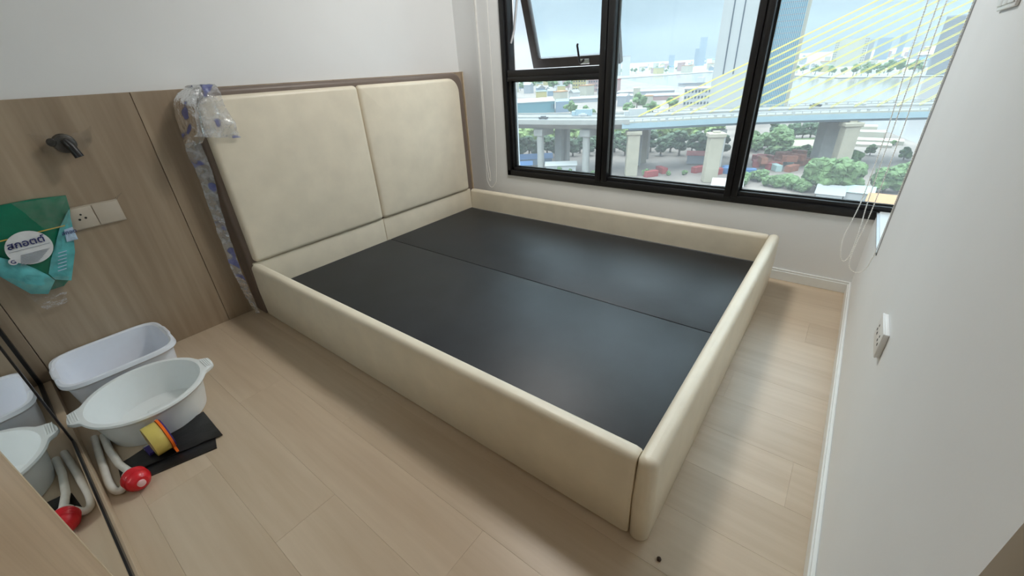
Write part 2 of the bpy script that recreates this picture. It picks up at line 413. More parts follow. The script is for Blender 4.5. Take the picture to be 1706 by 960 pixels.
# ------------------------------------------------------------------ window: black frame, four fixed lights and one top-hung sash
wn = link(bpy.data.objects.new('window_1', None)); wn.location = (W, 1.2, SILL); wn['kind'] = 'structure'
describe(wn, 'black aluminium framed window looking out on the bridge and river', 'window')
F0, F1, GX = W-.012, W+.075, W+.045
fb = bm_new()
def bar_y(y0, y1, z0, z1): box(fb, F0, F1, y0, y1, z0, z1, .003, 2)
bar_y(-.38, 2.335, SILL, .462); box(fb, F0+.02, F1, -.38, 2.335, .455, .485, .003, 2)
bar_y(2.300, 2.335, SILL, 2.25); box(fb, F0+.02, F1, 2.278, 2.305, SILL, 2.25, .003, 2)
bar_y(-.38, 2.335, 2.19, 2.25); bar_y(-.38, -.32, SILL, 2.25)
part(wn, 'frame', fb, 'black', True)
def mullion(y0, y1):
    b = bm_new(); ym = (y0+y1)/2
    box(b, F0-.004, F1, ym+.003, y1, SILL+.03, 2.2, .004, 2); box(b, F0-.004, F1, y0, ym-.003, SILL+.03, 2.2, .004, 2)
    box(b, F0+.012, F1, y0+.004, y1-.004, SILL+.03, 2.2)
    part(wn, 'mullion', b, 'black', True)
mullion(1.464, 1.553); mullion(.637, .708)
b = bm_new(); box(b, F0, F1, 1.53, 2.29, 1.100, 1.128, .003, 2); box(b, F0+.004, F1, 1.53, 2.29, 1.126, 1.172, .003, 2)
part(wn, 'transom', b, 'black', True)
for (y0, y1, z0, z1) in ((1.53, 2.285, .475, 1.11), (.70, 1.475, .475, 2.2), (-.33, .645, .475, 2.2)):
    part(wn, 'pane', box(bm_new(), GX, GX+.006, y0, y1, z0, z1), 'glass')
    gb = bm_new()
    for (a0, a1, c0, c1) in ((y0, y1, z0, z0+.018), (y0, y0+.018, z0, z1), (y1-.018, y1, z0, z1), (y0, y1, z1-.018, z1)):
        box(gb, GX-.014, GX+.001, a0, a1, c0, c1)
    part(wn, 'gasket', gb, 'gasket')
# the open sash, hinged at its top edge
sash = part(wn, 'sash', bm_new(), 'sash', label='top-hung window sash pushed open, brown-black frame')
hz, sh, ang = 2.085, .958, math.asin(.29/.95)
def sp(d, y, t):   # d along sash from hinge, t thickness outward
    return Vector((W+.0+d*math.sin(ang)+t*math.cos(ang), y, hz-d*math.cos(ang)+t*math.sin(ang)))
def sash_box(bm, d0, d1, y0, y1, t0, t1, bev=.003):
    c = sp((d0+d1)/2, (y0+y1)/2, (t0+t1)/2)
    rot_box(bm, c, (d1-d0, y1-y0, t1-t0), sp(1, 0, 0)-sp(0, 0, 0), (0, 1, 0), sp(0, 0, 1)-sp(0, 0, 0), bev)
sb = bm_new(); YA, YB = 1.553, 2.268
sash_box(sb, 0, .06, YA, YB, 0, .045); sash_box(sb, sh-.065, sh, YA, YB, 0, .045)
sash_box(sb, .05, sh-.06, YA, YA+.058, 0, .045); sash_box(sb, .05, sh-.06, YB-.058, YB, 0, .045)
me = sash.data; bmesh.ops.translate(sb, verts=sb.verts[:], vec=-Vector(wn.location)); sb.to_mesh(me); sb.free()
gb = bm_new(); sash_box(gb, .05, sh-.06, YA+.05, YB-.05, .018, .024, 0); part(sash, 'pane', gb, 'glass')
gb = bm_new(); sash_box(gb, sh-.05, sh-.015, 1.775, 1.855, -.012, .002, .003); part(sash, 'handle_plate', gb, 'chrome')
gb = bm_new(); tube(gb, [sp(sh-.03, 1.835, -.012), sp(sh-.03, 1.835, -.035), sp(sh-.05, 1.836, -.04), sp(sh-.15, 1.838, -.042), sp(sh-.155, 1.828, -.052)], .0075, 8)
part(sash, 'handle', gb, 'black', True)
gb = bm_new(); tube(gb, [(W+.03, 2.272, 1.34), (W+.06, 2.262, 1.42), (W+.13, 2.255, 1.72)], .008, 6); part(wn, 'stay', gb, 'grey', True)
# neighbouring black cord hooks: bead chains of the roller blinds
def chain(name, path, label, r=.0030, pitch=.0078):
    pts = smooth_path(path, 10); bm = bm_new(); tube(bm, pts, r*.45, 5)
    acc = 0; cnt = 0
    for a, b2 in zip(pts[:-1], pts[1:]):
        d = (b2-a).length
        while acc < d and cnt < 900:
            bmesh.ops.create_icosphere(bm, subdivisions=1, radius=r, matrix=Matrix.Translation(a.lerp(b2, acc/d))); acc += pitch; cnt += 1
        acc -= d
    zmin = min(pts, key=lambda p: p.z)
    solo(name, bm, 'bead', label, 'blind chain', tuple(zmin), 'bead chains of the roller blinds', True)
cx_ = 2.972
chain('blind_chain', [(cx_, 2.524, 2.4), (cx_, 2.522, 1.62), (cx_, 2.508, 1.25), (cx_, 2.508, .84), (cx_, 2.532, .43), (cx_, 2.522, .345), (cx_, 2.492, .312), (cx_, 2.455, .335), (cx_, 2.425, .42), (cx_, 2.405, .84), (cx_, 2.402, 1.6), (cx_, 2.402, 2.4)],
      'wide looped white chain between headboard corner and window, lowest loop there')
chain('blind_chain', [(cx_-.01, 2.512, 2.4), (cx_-.01, 2.505, 1.4), (cx_-.01, 2.512, .9), (cx_-.01, 2.522, .60), (cx_-.01, 2.505, .42), (cx_-.01, 2.490, .365), (cx_-.01, 2.484, .42), (cx_-.01, 2.50, .60), (cx_-.01, 2.50, .9), (cx_-.01, 2.497, 1.4), (cx_-.01, 2.50, 2.4)],
      'narrow white chain loop hanging inside the wider loop left of the window')
c2 = 2.60
chain('blind_chain', [(c2, .107, 2.4), (c2, .105, 1.318), (c2, .093, .91), (c2, .095, .62), (c2, .112, .45), (c2, .103, .365), (c2, .085, .335), (c2, .070, .37), (c2, .068, .48), (c2, .074, .63), (c2, .076, .91), (c2, .076, 1.314), (c2, .077, 2.4)],
      'white bead chain in a narrow loop before the right window pane', .0029)
c3 = 2.44
chain('blind_chain', [(c3, .066, 2.4), (c3, .066, 1.302), (c3, .058, .952), (c3, .062, .613), (c3, .071, .49), (c3, .074, .418), (c3, .065, .372), (c3, .042, .356), (c3, .018, .372), (c3, .008, .42), (c3-.02, .005, .55), (c3-.02, .005, 1.3), (c3-.02, .005, 2.4)],
      'white bead chain looping against the edge of the white side wall', .0026)

# ------------------------------------------------------------------ bed
bed = thing('bed_frame', 'cream upholstered double bed frame without mattress, tall padded headboard', 'bed', (1.95, 1.5, 0))
ZR = .312
hb = part(bed, 'headboard', padded(bm_new(), rounded_rect(1.071, 2.885, .0, 1.176, (.005, .005, .085, .085), 8), L-.004, 2.622, .022), 'taupe', True, 'taupe leatherette headboard shell')
def pad(x0, x1, rad):
    b = padded(bm_new(), rounded_rect(x0, x1, .318, 1.144, rad, 8), 2.63, 2.590, .024, .010)
    part(bed, 'headboard_cushion', b, 'cream', True, 'cream leatherette cushion')
pad(1.100, 1.9530, (.026, .026, .026, .075)); pad(1.9540, 2.815, (.026, .026, .095, .026))
for (x0, x1) in ((1.09, 1.9515), (1.9535, 2.838)):
    part(bed, 'headboard_base', box(bm_new(), x0, x1, 2.606, 2.64, .10, .3165, .006, 3), 'cream', True)
def rail_profile(a0, a1, z0, z1, r, n=6, belly=.004):
    """closed 2-D section across a rail, rounded on top"""
    o = [(a0+.006, z0), (a0, z0+.008), (a0-belly, (z0+z1)/2)]
    for k in range(n+1):
        a = PI - k/n*PI/2; o.append((a0+r+r*math.cos(a), z1-r+r*math.sin(a)))
    for k in range(n+1):
        a = PI/2 - k/n*PI/2; o.append((a1-r+r*math.cos(a), z1-r+r*math.sin(a)))
    o += [(a1, z0+.008), (a1-.006, z0)]
    return o
def side_rail(x0, x1):
    o = rail_profile(x0, x1, .004, ZR, .021); ys = [.4195, .4235, .437, 1.2, 2.0, 2.59, 2.604, 2.608]; ins = [.010, .004, 0, 0, 0, 0, .003, .008]
    cx0, cz0 = (x0+x1)/2, ZR/2
    rg = [[(cx0+(p[0]-cx0)*(1-i/.03*.5), y, cz0+(p[1]-cz0)*(1-i/.3)) for p in o] for y, i in zip(ys, ins)]
    part(bed, 'side_rail', rings_mesh(bm_new(), rg), 'cream', True)
side_rail(1.071, 1.127); side_rail(2.836, 2.890)
# foot rail with rounded ends
def foot_rail():
    x0, x1, y0, y1 = 1.069, 2.880, .366, .4185
    ol = rounded_rect(x0, x1, y0, y1, (.027, .027, .0245, .0245), 8)
    zt = ZR+.006; rr = .020; rg = [[(x, y, .004) for x, y in inset(ol, .006)], [(x, y, .012) for x, y in ol], [(x, y, .16) for x, y in inset(ol, -.004)]]
    for k in range(7):
        a = k/6*PI/2; rg.append([(x, y, zt-rr+rr*math.sin(a)) for x, y in inset(ol, rr*(1-math.cos(a)))])
    rg.append([(min(max(x, x0+.026), x1-.026), (y0+y1)/2, zt+.0006) for x, y in ol])
    part(bed, 'foot_rail', rings_mesh(bm_new(), rg), 'cream', True)
foot_rail()
for x0, x1 in ((1.125, 1.9755), (1.9785, 2.818)):
    part(bed, 'mattress_board', box(bm_new(), x0, x1, .412, 2.607, .142, .16, .004, 2), 'felt', True, 'charcoal felt covered board')
part(bed, 'board_ledge', box(bm_new(), 2.80, 2.838, .41, 2.607, .12, .158), 'greyfelt', label='grey lining strip beside the window-side rail')
cb = bm_new()
for x in (1.15, 1.95, 2.8):
    for y in (.45, 1.5, 2.55): box(cb, x-.02, x+.02, y-.02, y+.02, 0, .143)
box(cb, 1.13, 2.83, .43, 2.6, .10, .14)
part(bed, 'under_frame', cb, 'greyfelt')

# plastic sheet hanging over the headboard corner
def film_strip(bm, rows, n=6, amp=.004, seed=0):
    """rows = list of (left point, right point); wrinkled sheet between them"""
    rr = []
    for i, (a, b2) in enumerate(rows):
        a, b2 = Vector(a), Vector(b2); line = []
        for k in range(n+1):
            p = a.lerp(b2, k/n); h = noise.noise_vector(p*22 + Vector((seed, 0, 0)))*amp + noise.noise_vector(p*60)*amp*.5
            line.append(bm.verts.new(p+h))
        rr.append(line)
    for i in range(len(rr)-1):
        for k in range(n): bm.faces.new((rr[i][k], rr[i][k+1], rr[i+1][k+1], rr[i+1][k]))
    return bm
def dense(rows, k=4):
    A = smooth_path([r[0] for r in rows], k); B = smooth_path([r[1] for r in rows], k); return list(zip(A, B))
ps = thing('plastic_sheet', 'crumpled clear plastic sheet with blue print draped over headboard corner', 'plastic sheet', (1.05, 2.6, 1.18))
b = film_strip(bm_new(), dense([((1.12, 2.735, 1.186), (1.215, 2.735, 1.186)), ((1.115, 2.60, 1.192), (1.205, 2.598, 1.190)), ((1.085, 2.572, 1.13), (1.205, 2.572, 1.15)),
     ((1.072, 2.566, 1.08), (1.213, 2.568, 1.085)), ((1.060, 2.562, 1.01), (1.222, 2.566, 1.02)), ((1.030, 2.562, .985), (1.228, 2.570, .955))], 6), 14, .006)
part(ps, 'front_flap', b, 'film', True)
b = film_strip(bm_new(), dense([((1.13, 2.70, 1.19), (1.145, 2.575, 1.194)), ((1.055, 2.71, 1.14), (1.110, 2.560, 1.14)), ((1.034, 2.71, 1.06), (1.090, 2.554, 1.07)), ((1.022, 2.69, .97), (1.075, 2.558, .985)),
     ((1.014, 2.66, .93), (1.068, 2.59, .955))], 6), 8, .006, 3)
part(ps, 'corner_fold', b, 'film', True)
b = film_strip(bm_new(), dense([((1.012, 2.64, .955), (1.066, 2.605, .965)), ((1.004, 2.64, .90), (1.064, 2.605, .87)), ((1.012, 2.645, .80), (1.062, 2.605, .78)), ((1.004, 2.645, .65), (1.045, 2.61, .66)),
     ((.998, 2.645, .50), (1.034, 2.615, .50)), ((.993, 2.64, .33), (1.028, 2.615, .32)), ((1.002, 2.64, .17), (1.033, 2.62, .16)), ((1.020, 2.64, .03), (1.037, 2.625, .028))], 6), 6, .005, 7)
part(ps, 'hanging_strip', b, 'film', True)

# ------------------------------------------------------------------ wardrobe with mirror door and wooden sliding door
wr = thing('wardrobe', 'built-in wardrobe with black-edged mirror door and pale-edged wooden sliding door', 'wardrobe', (-.1, 1.4, 0))
b = bm_new(); box(b, -.48, .198, -.0, L-.004, 0, .068, .001, 1); part(wr, 'plinth', b, 'plinth', label='oak plinth strip along the floor')
b = bm_new(); box(b, -.48, -.46, .0, L-.004, .068, 2.4); box(b, -.48, .15, L-.02, L-.004, .068, 2.4); box(b, -.48, .15, .0, L-.004, 2.38, 2.4); box(b, -.48, .15, 0, .02, .068, 2.4)
part(wr, 'carcass', b, 'door')
dm = part(wr, 'mirror_door', box(bm_new(), .176, .1885, 1.0, 2.132, .082, 2.36), 'mirror', label='mirror glass door')
b = bm_new(); box(b, .170, .1915, 1.0, 2.146, .070, .096, .001, 1); box(b, .170, .1915, 2.126, 2.146, .070, 2.37, .001, 1); box(b, .170, .1915, 1.0, 2.146, 2.35, 2.37)
part(dm, 'door_frame', b, 'black', label='thin black frame')
ms = part(wr, 'mirror_panel', box(bm_new(), .150, .166, 2.0, L-.045, .085, 2.36), 'mirror', label='mirror panel behind the sliding door')
b = bm_new(); box(b, .146, .172, L-.047, L-.006, .068, 2.37); box(b, .146, .172, 2.0, L-.02, .068, .09); part(ms, 'panel_frame', b, 'black')
dw = part(wr, 'wooden_door', box(bm_new(), .192, .205, .02, 1.116, .070, 2.37), 'door', label='brown oak grain sliding door')
part(dw, 'edge_band', box(bm_new(), .1915, .2055, 1.116, 1.127, .070, 2.37, .001, 1), 'edge', label='pale wood edge band')

# ------------------------------------------------------------------ reading lamp, outlets
lp = thing('wall_lamp', 'black wall reading lamp wrapped in clear film on brown panel', 'lamp', (.63, L, 1.01))
b = lathe(bm_new(), (.632, L, 1.010), (0, -1, 0), [(0, .036), (.012, .038), (.022, .034), (.040, .034), (.044, .028)], 20); part(lp, 'base', b, 'lampb', True)
b = lathe(bm_new(), (.602, L-.01, 1.018), (-.25, -1, .1), [(0, .012), (.03, .016), (.036, .012)], 14); part(lp, 'switch', b, 'lampb', True)
b = tube(bm_new(), [(.630, L-.04, 1.022), (.634, L-.062, 1.018), (.640, L-.072, 1.000), (.648, L-.078, .958)], .0135, 12, [.012, .0145, .0145, .0155]); part(lp, 'head', b, 'lampb', True)
b = film_strip(bm_new(), dense([((.545, L-.004, 1.058), (.560, L-.004, .985)), ((.585, L-.05, 1.050), (.590, L-.05, .975)), ((.64, L-.062, 1.048), (.64, L-.055, .975)), ((.70, L-.03, 1.050), (.69, L-.03, .985)), ((.742, L-.004, 1.066), (.715, L-.004, 1.0))], 6), 6, .004)
part(lp, 'film_wrap', b, 'clear', True)
def socket_holes(root, cx, cz, y, s, ny=-1):
    for dx, dz, w2, h2 in ((-.008, -.006, .0035, .0035), (.008, -.004, .0035, .0045), (0, .009, .003, .003)):
        b = lathe(bm_new(), (cx+dx*s, y-ny*.002, cz+dz*s), (0, ny, 0), [(0, w2*s), (.0026, w2*s)], 10); part(root, 'socket_hole', b, 'hole')
ol = thing('wall_outlet', 'beige double outlet plate on brown panel behind green pouch', 'outlet', (.6, L, .71))
part(ol, 'plate', box(bm_new(), .48, .703, L-.007, L, .664, .760, .002, 2), 'beige', True)
part(ol, 'module', box(bm_new(), .500, .6095, L-.012, L-.004, .668, .756, .002, 2), 'beige', True)
part(ol, 'module', box(bm_new(), .6125, .699, L-.012, L-.004, .668, .756, .002, 2), 'beige', True)
socket_holes(ol, .566, .715, L-.012, 1.3)
b = film_strip(bm_new(), [((.49, L-.013, .757), (.50, L-.003, .768)), ((.60, L-.013, .757), (.60, L-.003, .766)), ((.70, L-.013, .757), (.70, L-.004, .768)), ((.722, L-.03, .780), (.728, L-.028, .786))], 3, .001)
part(ol, 'film_wrap', b, 'clear', True)
so = thing('wall_outlet', 'white surface-mounted outlet box low on the white side wall', 'outlet', (1.62, 0, .525))
part(so, 'box', box(bm_new(), 1.56, 1.68, 0, .009, .490, .560, .002, 2), 'plast', True)
part(so, 'cover', box(bm_new(), 1.559, 1.681, .008, .013, .489, .561, .002, 2), 'plast', True)
for cx3, cz3 in ((1.59, .525), (1.65, .525)): socket_holes(so, cx3, cz3, .013, 1.2, 1)
st = thing('wall_outlet', 'white wide outlet plate high on the white side wall, wrapped in film', 'outlet', (1.835, 0, 1.29))
part(st, 'box', box(bm_new(), 1.74, 1.93, 0, .007, 1.242, 1.35, .003, 2), 'plast', True)
for x0, x1 in ((1.747, 1.805), (1.808, 1.862), (1.865, 1.923)): part(st, 'module', box(bm_new(), x0, x1, .006, .010, 1.25, 1.342, .002, 2), 'plast', True)

# ------------------------------------------------------------------ green refill pouch taped over the outlet
pouch = thing('refill_pouch', 'green and teal laundry refill pouch hung on the brown panel beside the outlet', 'pouch', (.42, L, .45))
def sheet(bm, pts, y, thick=.0, bulge=.0, n=1):
    """polygon fan in x-z with a bulging middle"""
    cx, cz = sum(p[0] for p in pts)/len(pts), sum(p[1] for p in pts)/len(pts)
    rg = [[(x, y+thick, z) for x, z in pts]]
    for f, h in ((1, 0), (.8, .5), (.5, .85), (.2, 1)):
        rg.append([(cx+(x-cx)*f, y-bulge*h + .004*noise.noise(Vector((x*18, f*3, z*18))), cz+(z-cz)*f) for x, z in pts])
    return rings_mesh(bm, rg)
def resample(pts, n=10):
    o = []
    for i in range(len(pts)):
        a, b2 = Vector(pts[i]), Vector(pts[(i+1) % len(pts)])
        for k in range(n): o.append(tuple(a.lerp(b2, k/n)))
    return o
body = [(.225, .820), (.457, .823), (.555, .814), (.545, .759), (.515, .674), (.491, .601), (.467, .546), (.429, .477), (.40, .455), (.337, .455), (.300, .478), (.262, .56), (.235, .66)]
part(pouch, 'pouch_body', sheet(bm_new(), resample(body, 5), 2.735, .014, .030), 'green', True, 'dark green front of the pouch')
gus = [(.540, .765), (.486, .702), (.444, .637), (.411, .587), (.380, .530), (.387, .501), (.429, .477), (.487, .59), (.521, .691)]
part(pouch, 'side_fold', sheet(bm_new(), resample(gus, 4), 2.704, .010, .008), 'teal', True, 'teal folded side of the pouch')
band = [(.225, .675), (.288, .640), (.320, .610), (.353, .567), (.376, .525), (.385, .496), (.345, .450), (.302, .470), (.270, .54), (.235, .62)]
part(pouch, 'bottom_fold', sheet(bm_new(), resample(band, 4), 2.705, .010, .008), 'teal', True, 'teal folded bottom of the pouch')
b = bm_new()
lathe(b, (0, 0, 0), (0, -1, 0), [(0, 1), (.004, 1)], 40)
for v in b.verts: v.co = Vector((.374 + v.co.x*.066 + v.co.z*.006, 2.698 + v.co.y - abs(v.co.x)*.003, .652 + v.co.z*.066))
lab = part(pouch, 'label_patch', b, 'label', False, 'white oval label')
b = bm_new(); rot_box(b, (.402, 2.6985, .702), (.20, .001, .004), (1, 0, .03), (0, 1, 0), (-.03, 0, 1)); part(pouch, 'gold_stripe', b, 'gold')
b = bm_new()
rot_box(b, (.374, 2.6902, .652), (.118, .001, .0012), (1, 0, .02), (0, 1, 0), (-.02, 0, 1))
for k in range(9):
    wdt = .085 - k*.004; rot_box(b, (.382-k*.004, 2.6902, .632-k*.0048), (wdt, .001, .0014), (1, 0, .02), (0, 1, 0), (-.02, 0, 1))
part(lab, 'print_lines', b, 'ink')
def text_mesh(parent, name, s, size, origin, xdir, zdir, matn, bold=0):
    cu = bpy.data.curves.new(name, 'FONT'); cu.body = s; cu.size = size; cu.extrude = .0004; cu.align_x = 'CENTER'
    tmp = bpy.data.objects.new(name, cu); COL.objects.link(tmp)
    me = bpy.data.meshes.new_from_object(tmp.evaluated_get(bpy.context.evaluated_depsgraph_get()))
    bpy.data.objects.remove(tmp)
    X, Z = Vector(xdir).normalized(), Vector(zdir).normalized(); N = X.cross(Z)
    b = bm_new()
    for q, (dx, dz) in enumerate(((0, 0), (bold, 0), (-bold, 0), (0, bold), (0, -bold)) if bold else ((0, 0),)):
        n0 = len(b.verts); b.from_mesh(me); b.verts.ensure_lookup_table()
        for v in b.verts[n0:]: v.co = Vector(origin) + X*(v.co.x+dx) + Z*(v.co.y+dz) + N*(v.co.z + q*.00004)
    return part(parent, name, b, matn)
text_mesh(lab, 'brand_text', 'สกอตต์', .036, (.372, 2.6893, .663), (1, 0, .03), (.10, 0, 1), 'navy', .0007)
b = bm_new(); sheet(b, resample([(.492, .690), (.520, .694), (.516, .640), (.480, .640)], 2), 2.693, .003, .002); l2 = part(pouch, 'side_label', b, 'lblue')
text_mesh(l2, 'side_text', 'สกอต', .020, (.501, 2.688, .671), (1, 0, .03), (.12, 0, 1), 'navy', .0003)
b = bm_new()
for k in range(6): rot_box(b, (.452-k*.006, 2.692, .605-k*.014), (.028, .001, .003), (1, 0, .05), (0, 1, 0), (-.05, 0, 1))
part(pouch, 'side_print', b, 'lblue')
b = bm_new(); lathe(b, (.312, 2.690, .615), (0, -1, 0), [(0, .013), (.002, .013)], 20); l3 = part(pouch, 'round_logo', b, 'label')
text_mesh(l3, 'logo_letter', 'G', .020, (.312, 2.6865, .608), (1, 0, 0), (0, 0, 1), 'navy', .0003)
b = film_strip(bm_new(), dense([((.25, 2.70, .56), (.43, 2.70, .50)), ((.285, 2.70, .47), (.41, 2.70, .455)), ((.30, 2.715, .42), (.392, 2.715, .42)), ((.315, 2.735, .375), (.382, 2.735, .385))], 5), 9, .006)
part(pouch, 'clear_bottom', b, 'clear', True, 'clear crumpled bottom of the bag')
b = film_strip(bm_new(), dense([((.40, 2.70, .826), (.555, 2.71, .818)), ((.42, 2.694, .77), (.545, 2.70, .76)), ((.44, 2.692, .71), (.51, 2.697, .69))], 5), 9, .004)
part(pouch, 'clear_cover', b, 'clear', True)

# ------------------------------------------------------------------ basins, siphon, bag, tape dispenser
def basin_rings(cx, cy, levels, shape):
    return [[(cx+x, cy+y, z) for x, y in shape(a, b2)] for a, b2, z in levels]
def ell(a, b2, n=96):
    o = []
    for k in range(n):
        t = 2*PI*k/n; f = 1.0 if a > .194 else .75 if a > .190 else 0      # the rim flares out into two lugs
        ext = 0
        if f > 0:
            for t0 in (PI-.15, -.10):
                d = abs((t-t0+PI) % (2*PI)-PI); ext = max(ext, .029/(1+(d/.23)**10))
        o.append(((a+ext*min(1, f))*math.cos(t), (b2+ext*min(1, f))*math.sin(t)))
    return o
def sup(a, b2, n=96, p=5.0):
    o = []
    for k in range(n):
        t = 2*PI*k/n; c, s = math.cos(t), math.sin(t)
        o.append((a*math.copysign(abs(c)**(2/p), c), b2*math.copysign(abs(s)**(2/p), s)))
    return o
rb = thing('washbasin', 'round white plastic basin with ribbed handles beside the mirror', 'basin', (.428, 2.15, 0))
R_, H_ = .196, .150
lv = [(.150, .150, .0), (.158, .158, .004), (.168, .168, .05), (.180, .180, .118), (.186, .186, .128), (R_, R_, .132), (R_+.005, R_+.005, .140), (R_+.003, R_+.003, .148), (R_-.004, R_-.004, H_), (R_-.013, R_-.013, .148),
      (.180, .180, .138), (.174, .174, .10), (.162, .162, .03), (.155, .155, .012), (.140, .140, .006), (.05, .05, .005)]
part(rb, 'bowl', rings_mesh(bm_new(), basin_rings(.428, 2.15, lv, ell)), 'basin', True)
for sgn, dy in ((-1, .030), (1, -.020)):
    b = bm_new()
    for k in range(4):
        xx = .428+sgn*(.199+k*.0065); tube(b, [(xx, 2.15+dy-.036, .149), (xx, 2.15+dy, .1505), (xx, 2.15+dy+.036, .149)], .0022, 6)
    part(rb, 'grip_rib', b, 'basin', True)
b = bm_new(); box(b, .40, .50, 2.10, 2.22, .006, .012, .003, 2); part(rb, 'base_step', b, 'basin', True)
tb2 = thing('washbasin', 'rectangular white plastic tub against the brown panel behind the round basin', 'basin', (.42, 2.555, 0))
A_, B_ = .200, .185
lv = [(.165, .150, 0), (.172, .157, .004), (.182, .167, .10), (.187, .172, .143), (.197, .182, .146), (A_+.003, B_+.003, .154), (A_, B_, .169), (A_-.010, B_-.010, .171), (A_-.018, B_-.018, .165),
      (.176, .161, .10), (.168, .153, .02), (.160, .145, .010), (.05, .05, .009)]
part(tb2, 'tub', rings_mesh(bm_new(), basin_rings(.42, 2.556, lv, sup)), 'basin2', True)
for sgn in (-1, 1):
    b = tube(bm_new(), [(.42+sgn*.191, 2.49, .169), (.42+sgn*.197, 2.52, .170), (.42+sgn*.197, 2.59, .170), (.42+sgn*.191, 2.62, .169)], .007, 8); part(tb2, 'grip', b, 'basin2', True)

sp_ = thing('siphon_pump', 'red and white hand siphon pump lying on the floor by the basin', 'siphon pump', (.285, 1.78, 0))
ax = Vector((.17, -.98, .05)).normalized(); c0 = Vector((.272, 1.838, .037))
b = lathe(bm_new(), c0, ax, [(.0, .020), (.004, .030), (.020, .0355), (.045, .0355), (.062, .030), (.070, .020)], 24); bulb = part(sp_, 'bulb', b, 'red', True, 'red squeeze bulb')
b = bm_new()
for k in range(5): lathe(b, c0, ax, [(.016+k*.007, .0358), (.018+k*.007, .0368), (.020+k*.007, .0358)], 24, False, False)
part(bulb, 'bulb_rib', b, 'red', True)
b = lathe(bm_new(), c0+ax*.068, ax, [(0, .012), (.010, .011), (.012, .006)], 14); part(bulb, 'plug', b, 'pink', True, 'pale pink plug')
b = lathe(bm_new(), c0-ax*.018, ax, [(0, .014), (.004, .022), (.019, .026)], 20); part(sp_, 'collar', b, 'tube', True, 'white collar')
b = tube(bm_new(), [tuple(c0-ax*.012+Vector((.004, 0, .004))), (.258, 1.95, .028), (.252, 2.08, .020), (.256, 2.20, .014)], .0115, 12); part(sp_, 'pipe', b, 'tube', True, 'straight milky pipe')
b = tube(bm_new(), smooth_path([tuple(c0-ax*.006+Vector((-.016, .0, -.006))), (.236, 1.825, .016), (.220, 1.845, .012), (.2145, 1.90, .012), (.219, 2.0, .012), (.224, 2.10, .012), (.232, 2.22, .012)], 6), .0115, 10); part(sp_, 'hose', b, 'tube', True, 'bent milky hose')

def crinkle_sheet(bm, corners, z, n=10, amp=.003, thick=.004, seed=0):
    P = [Vector((x, y, 0)) for x, y in corners]; g = []
    for i in range(n+1):
        r = []
        for j in range(n+1):
            u, v = i/n, j/n
            p = P[0].lerp(P[1], u).lerp(P[3].lerp(P[2], u), v)
            p.z = z + thick + amp*(noise.noise(p*30+Vector((seed, 0, 0)))+.6)
            r.append(bm.verts.new(p))
        g.append(r)
    for i in range(n):
        for j in range(n): bm.faces.new((g[i][j], g[i+1][j], g[i+1][j+1], g[i][j+1]))
    ret = bmesh.ops.extrude_face_region(bm, geom=bm.faces[:])
    for v in [e for e in ret['geom'] if isinstance(e, bmesh.types.BMVert)]: v.co.z = z
    bmesh.ops.recalc_face_normals(bm, faces=bm.faces[:])
    return bm
bb = thing('bin_bag', 'folded black plastic bag lying flat on the floor under the tape', 'bag', (.40, 1.92, 0))
part(bb, 'lower_fold', crinkle_sheet(bm_new(), [(.238, 1.850), (.498, 1.768), (.520, 1.850), (.250, 1.970)], 0), 'bin', True)
part(bb, 'upper_fold', crinkle_sheet(bm_new(), [(.262, 1.895), (.536, 1.815), (.540, 2.02), (.256, 1.976)], .005, seed=5), 'bin', True)

td = thing('tape_dispenser', 'orange and purple packing tape dispenser with yellow tape on black bag', 'tape dispenser', (.37, 1.88, .012))
ta = Vector((.985, .06, 0)).normalized(); tv = Vector((0, 0, 1)); tw = ta.cross(tv)
tc0 = Vector((.352, 1.905, .075))
b = lathe(bm_new(), tc0, ta, [(0, .044), (0, .057), (.002, .058), (.042, .058), (.044, .057), (.044, .044), (0, .044)], 36, False, False); part(td, 'tape_roll', b, 'tape', True, 'yellow packing tape roll')
b = lathe(bm_new(), tc0+ta*.001, ta, [(0, .042), (.043, .042), (.043, .0445), (0, .0445), (0, .042)], 36, False, False); part(td, 'tape_core', b, 'core', True)
# orange side plate: ring with a tongue towards the blade
b = bm_new(); n = 40; rg = []
for d, k in ((.052, 0), (.0585, 0)):
    pass
def plate_ring(d, ro, ri):
    o, i_ = [], []
    for k in range(n):
        a = 2*PI*k/n; s = 1.0
        dirv = tv*math.cos(a) + tw*math.sin(a)
        ext = ro + (.024 if dirv.z < -.75 else 0)
        o.append(tc0 + ta*d + dirv*ext); i_.append(tc0 + ta*d + dirv*ri)
    return o, i_
o1, i1 = plate_ring(.0455, .061, .043); o2, i2 = plate_ring(.0535, .061, .043)
def add_ring(r): return [b.verts.new((v.x, v.y, max(v.z, .0125))) for v in r]
vo1, vi1, vo2, vi2 = add_ring(o1), add_ring(i1), add_ring(o2), add_ring(i2)
for k in range(n):
    q = (k+1) % n
    for A, B in ((vo1, vi1), (vo2, vi2), (vo1, vo2), (vi1, vi2)): b.faces.new((A[k], A[q], B[q], B[k]))
bmesh.ops.recalc_face_normals(b, faces=b.faces[:])
part(td, 'side_plate', b, 'orange', True, 'orange ring-shaped side plate')
b = bm_new(); lathe(b, tc0, ta, [(.054, .036), (.054, .057), (.058, .057), (.058, .036)], 32); part(td, 'hub_plate', b, 'purple', True)
b = bm_new(); rot_box(b, tc0+ta*.020-tv*.055-tw*.042, (.068, .052, .008), ta, tw, tv, .002); part(td, 'base', b, 'purple', True, 'dark purple base')
b = bm_new(); rot_box(b, tc0+ta*.020-tv*.056-tw*.070, (.072, .006, .012), ta, tw, tv, .001); part(td, 'blade', b, 'steel', False, 'silver cutting blade')
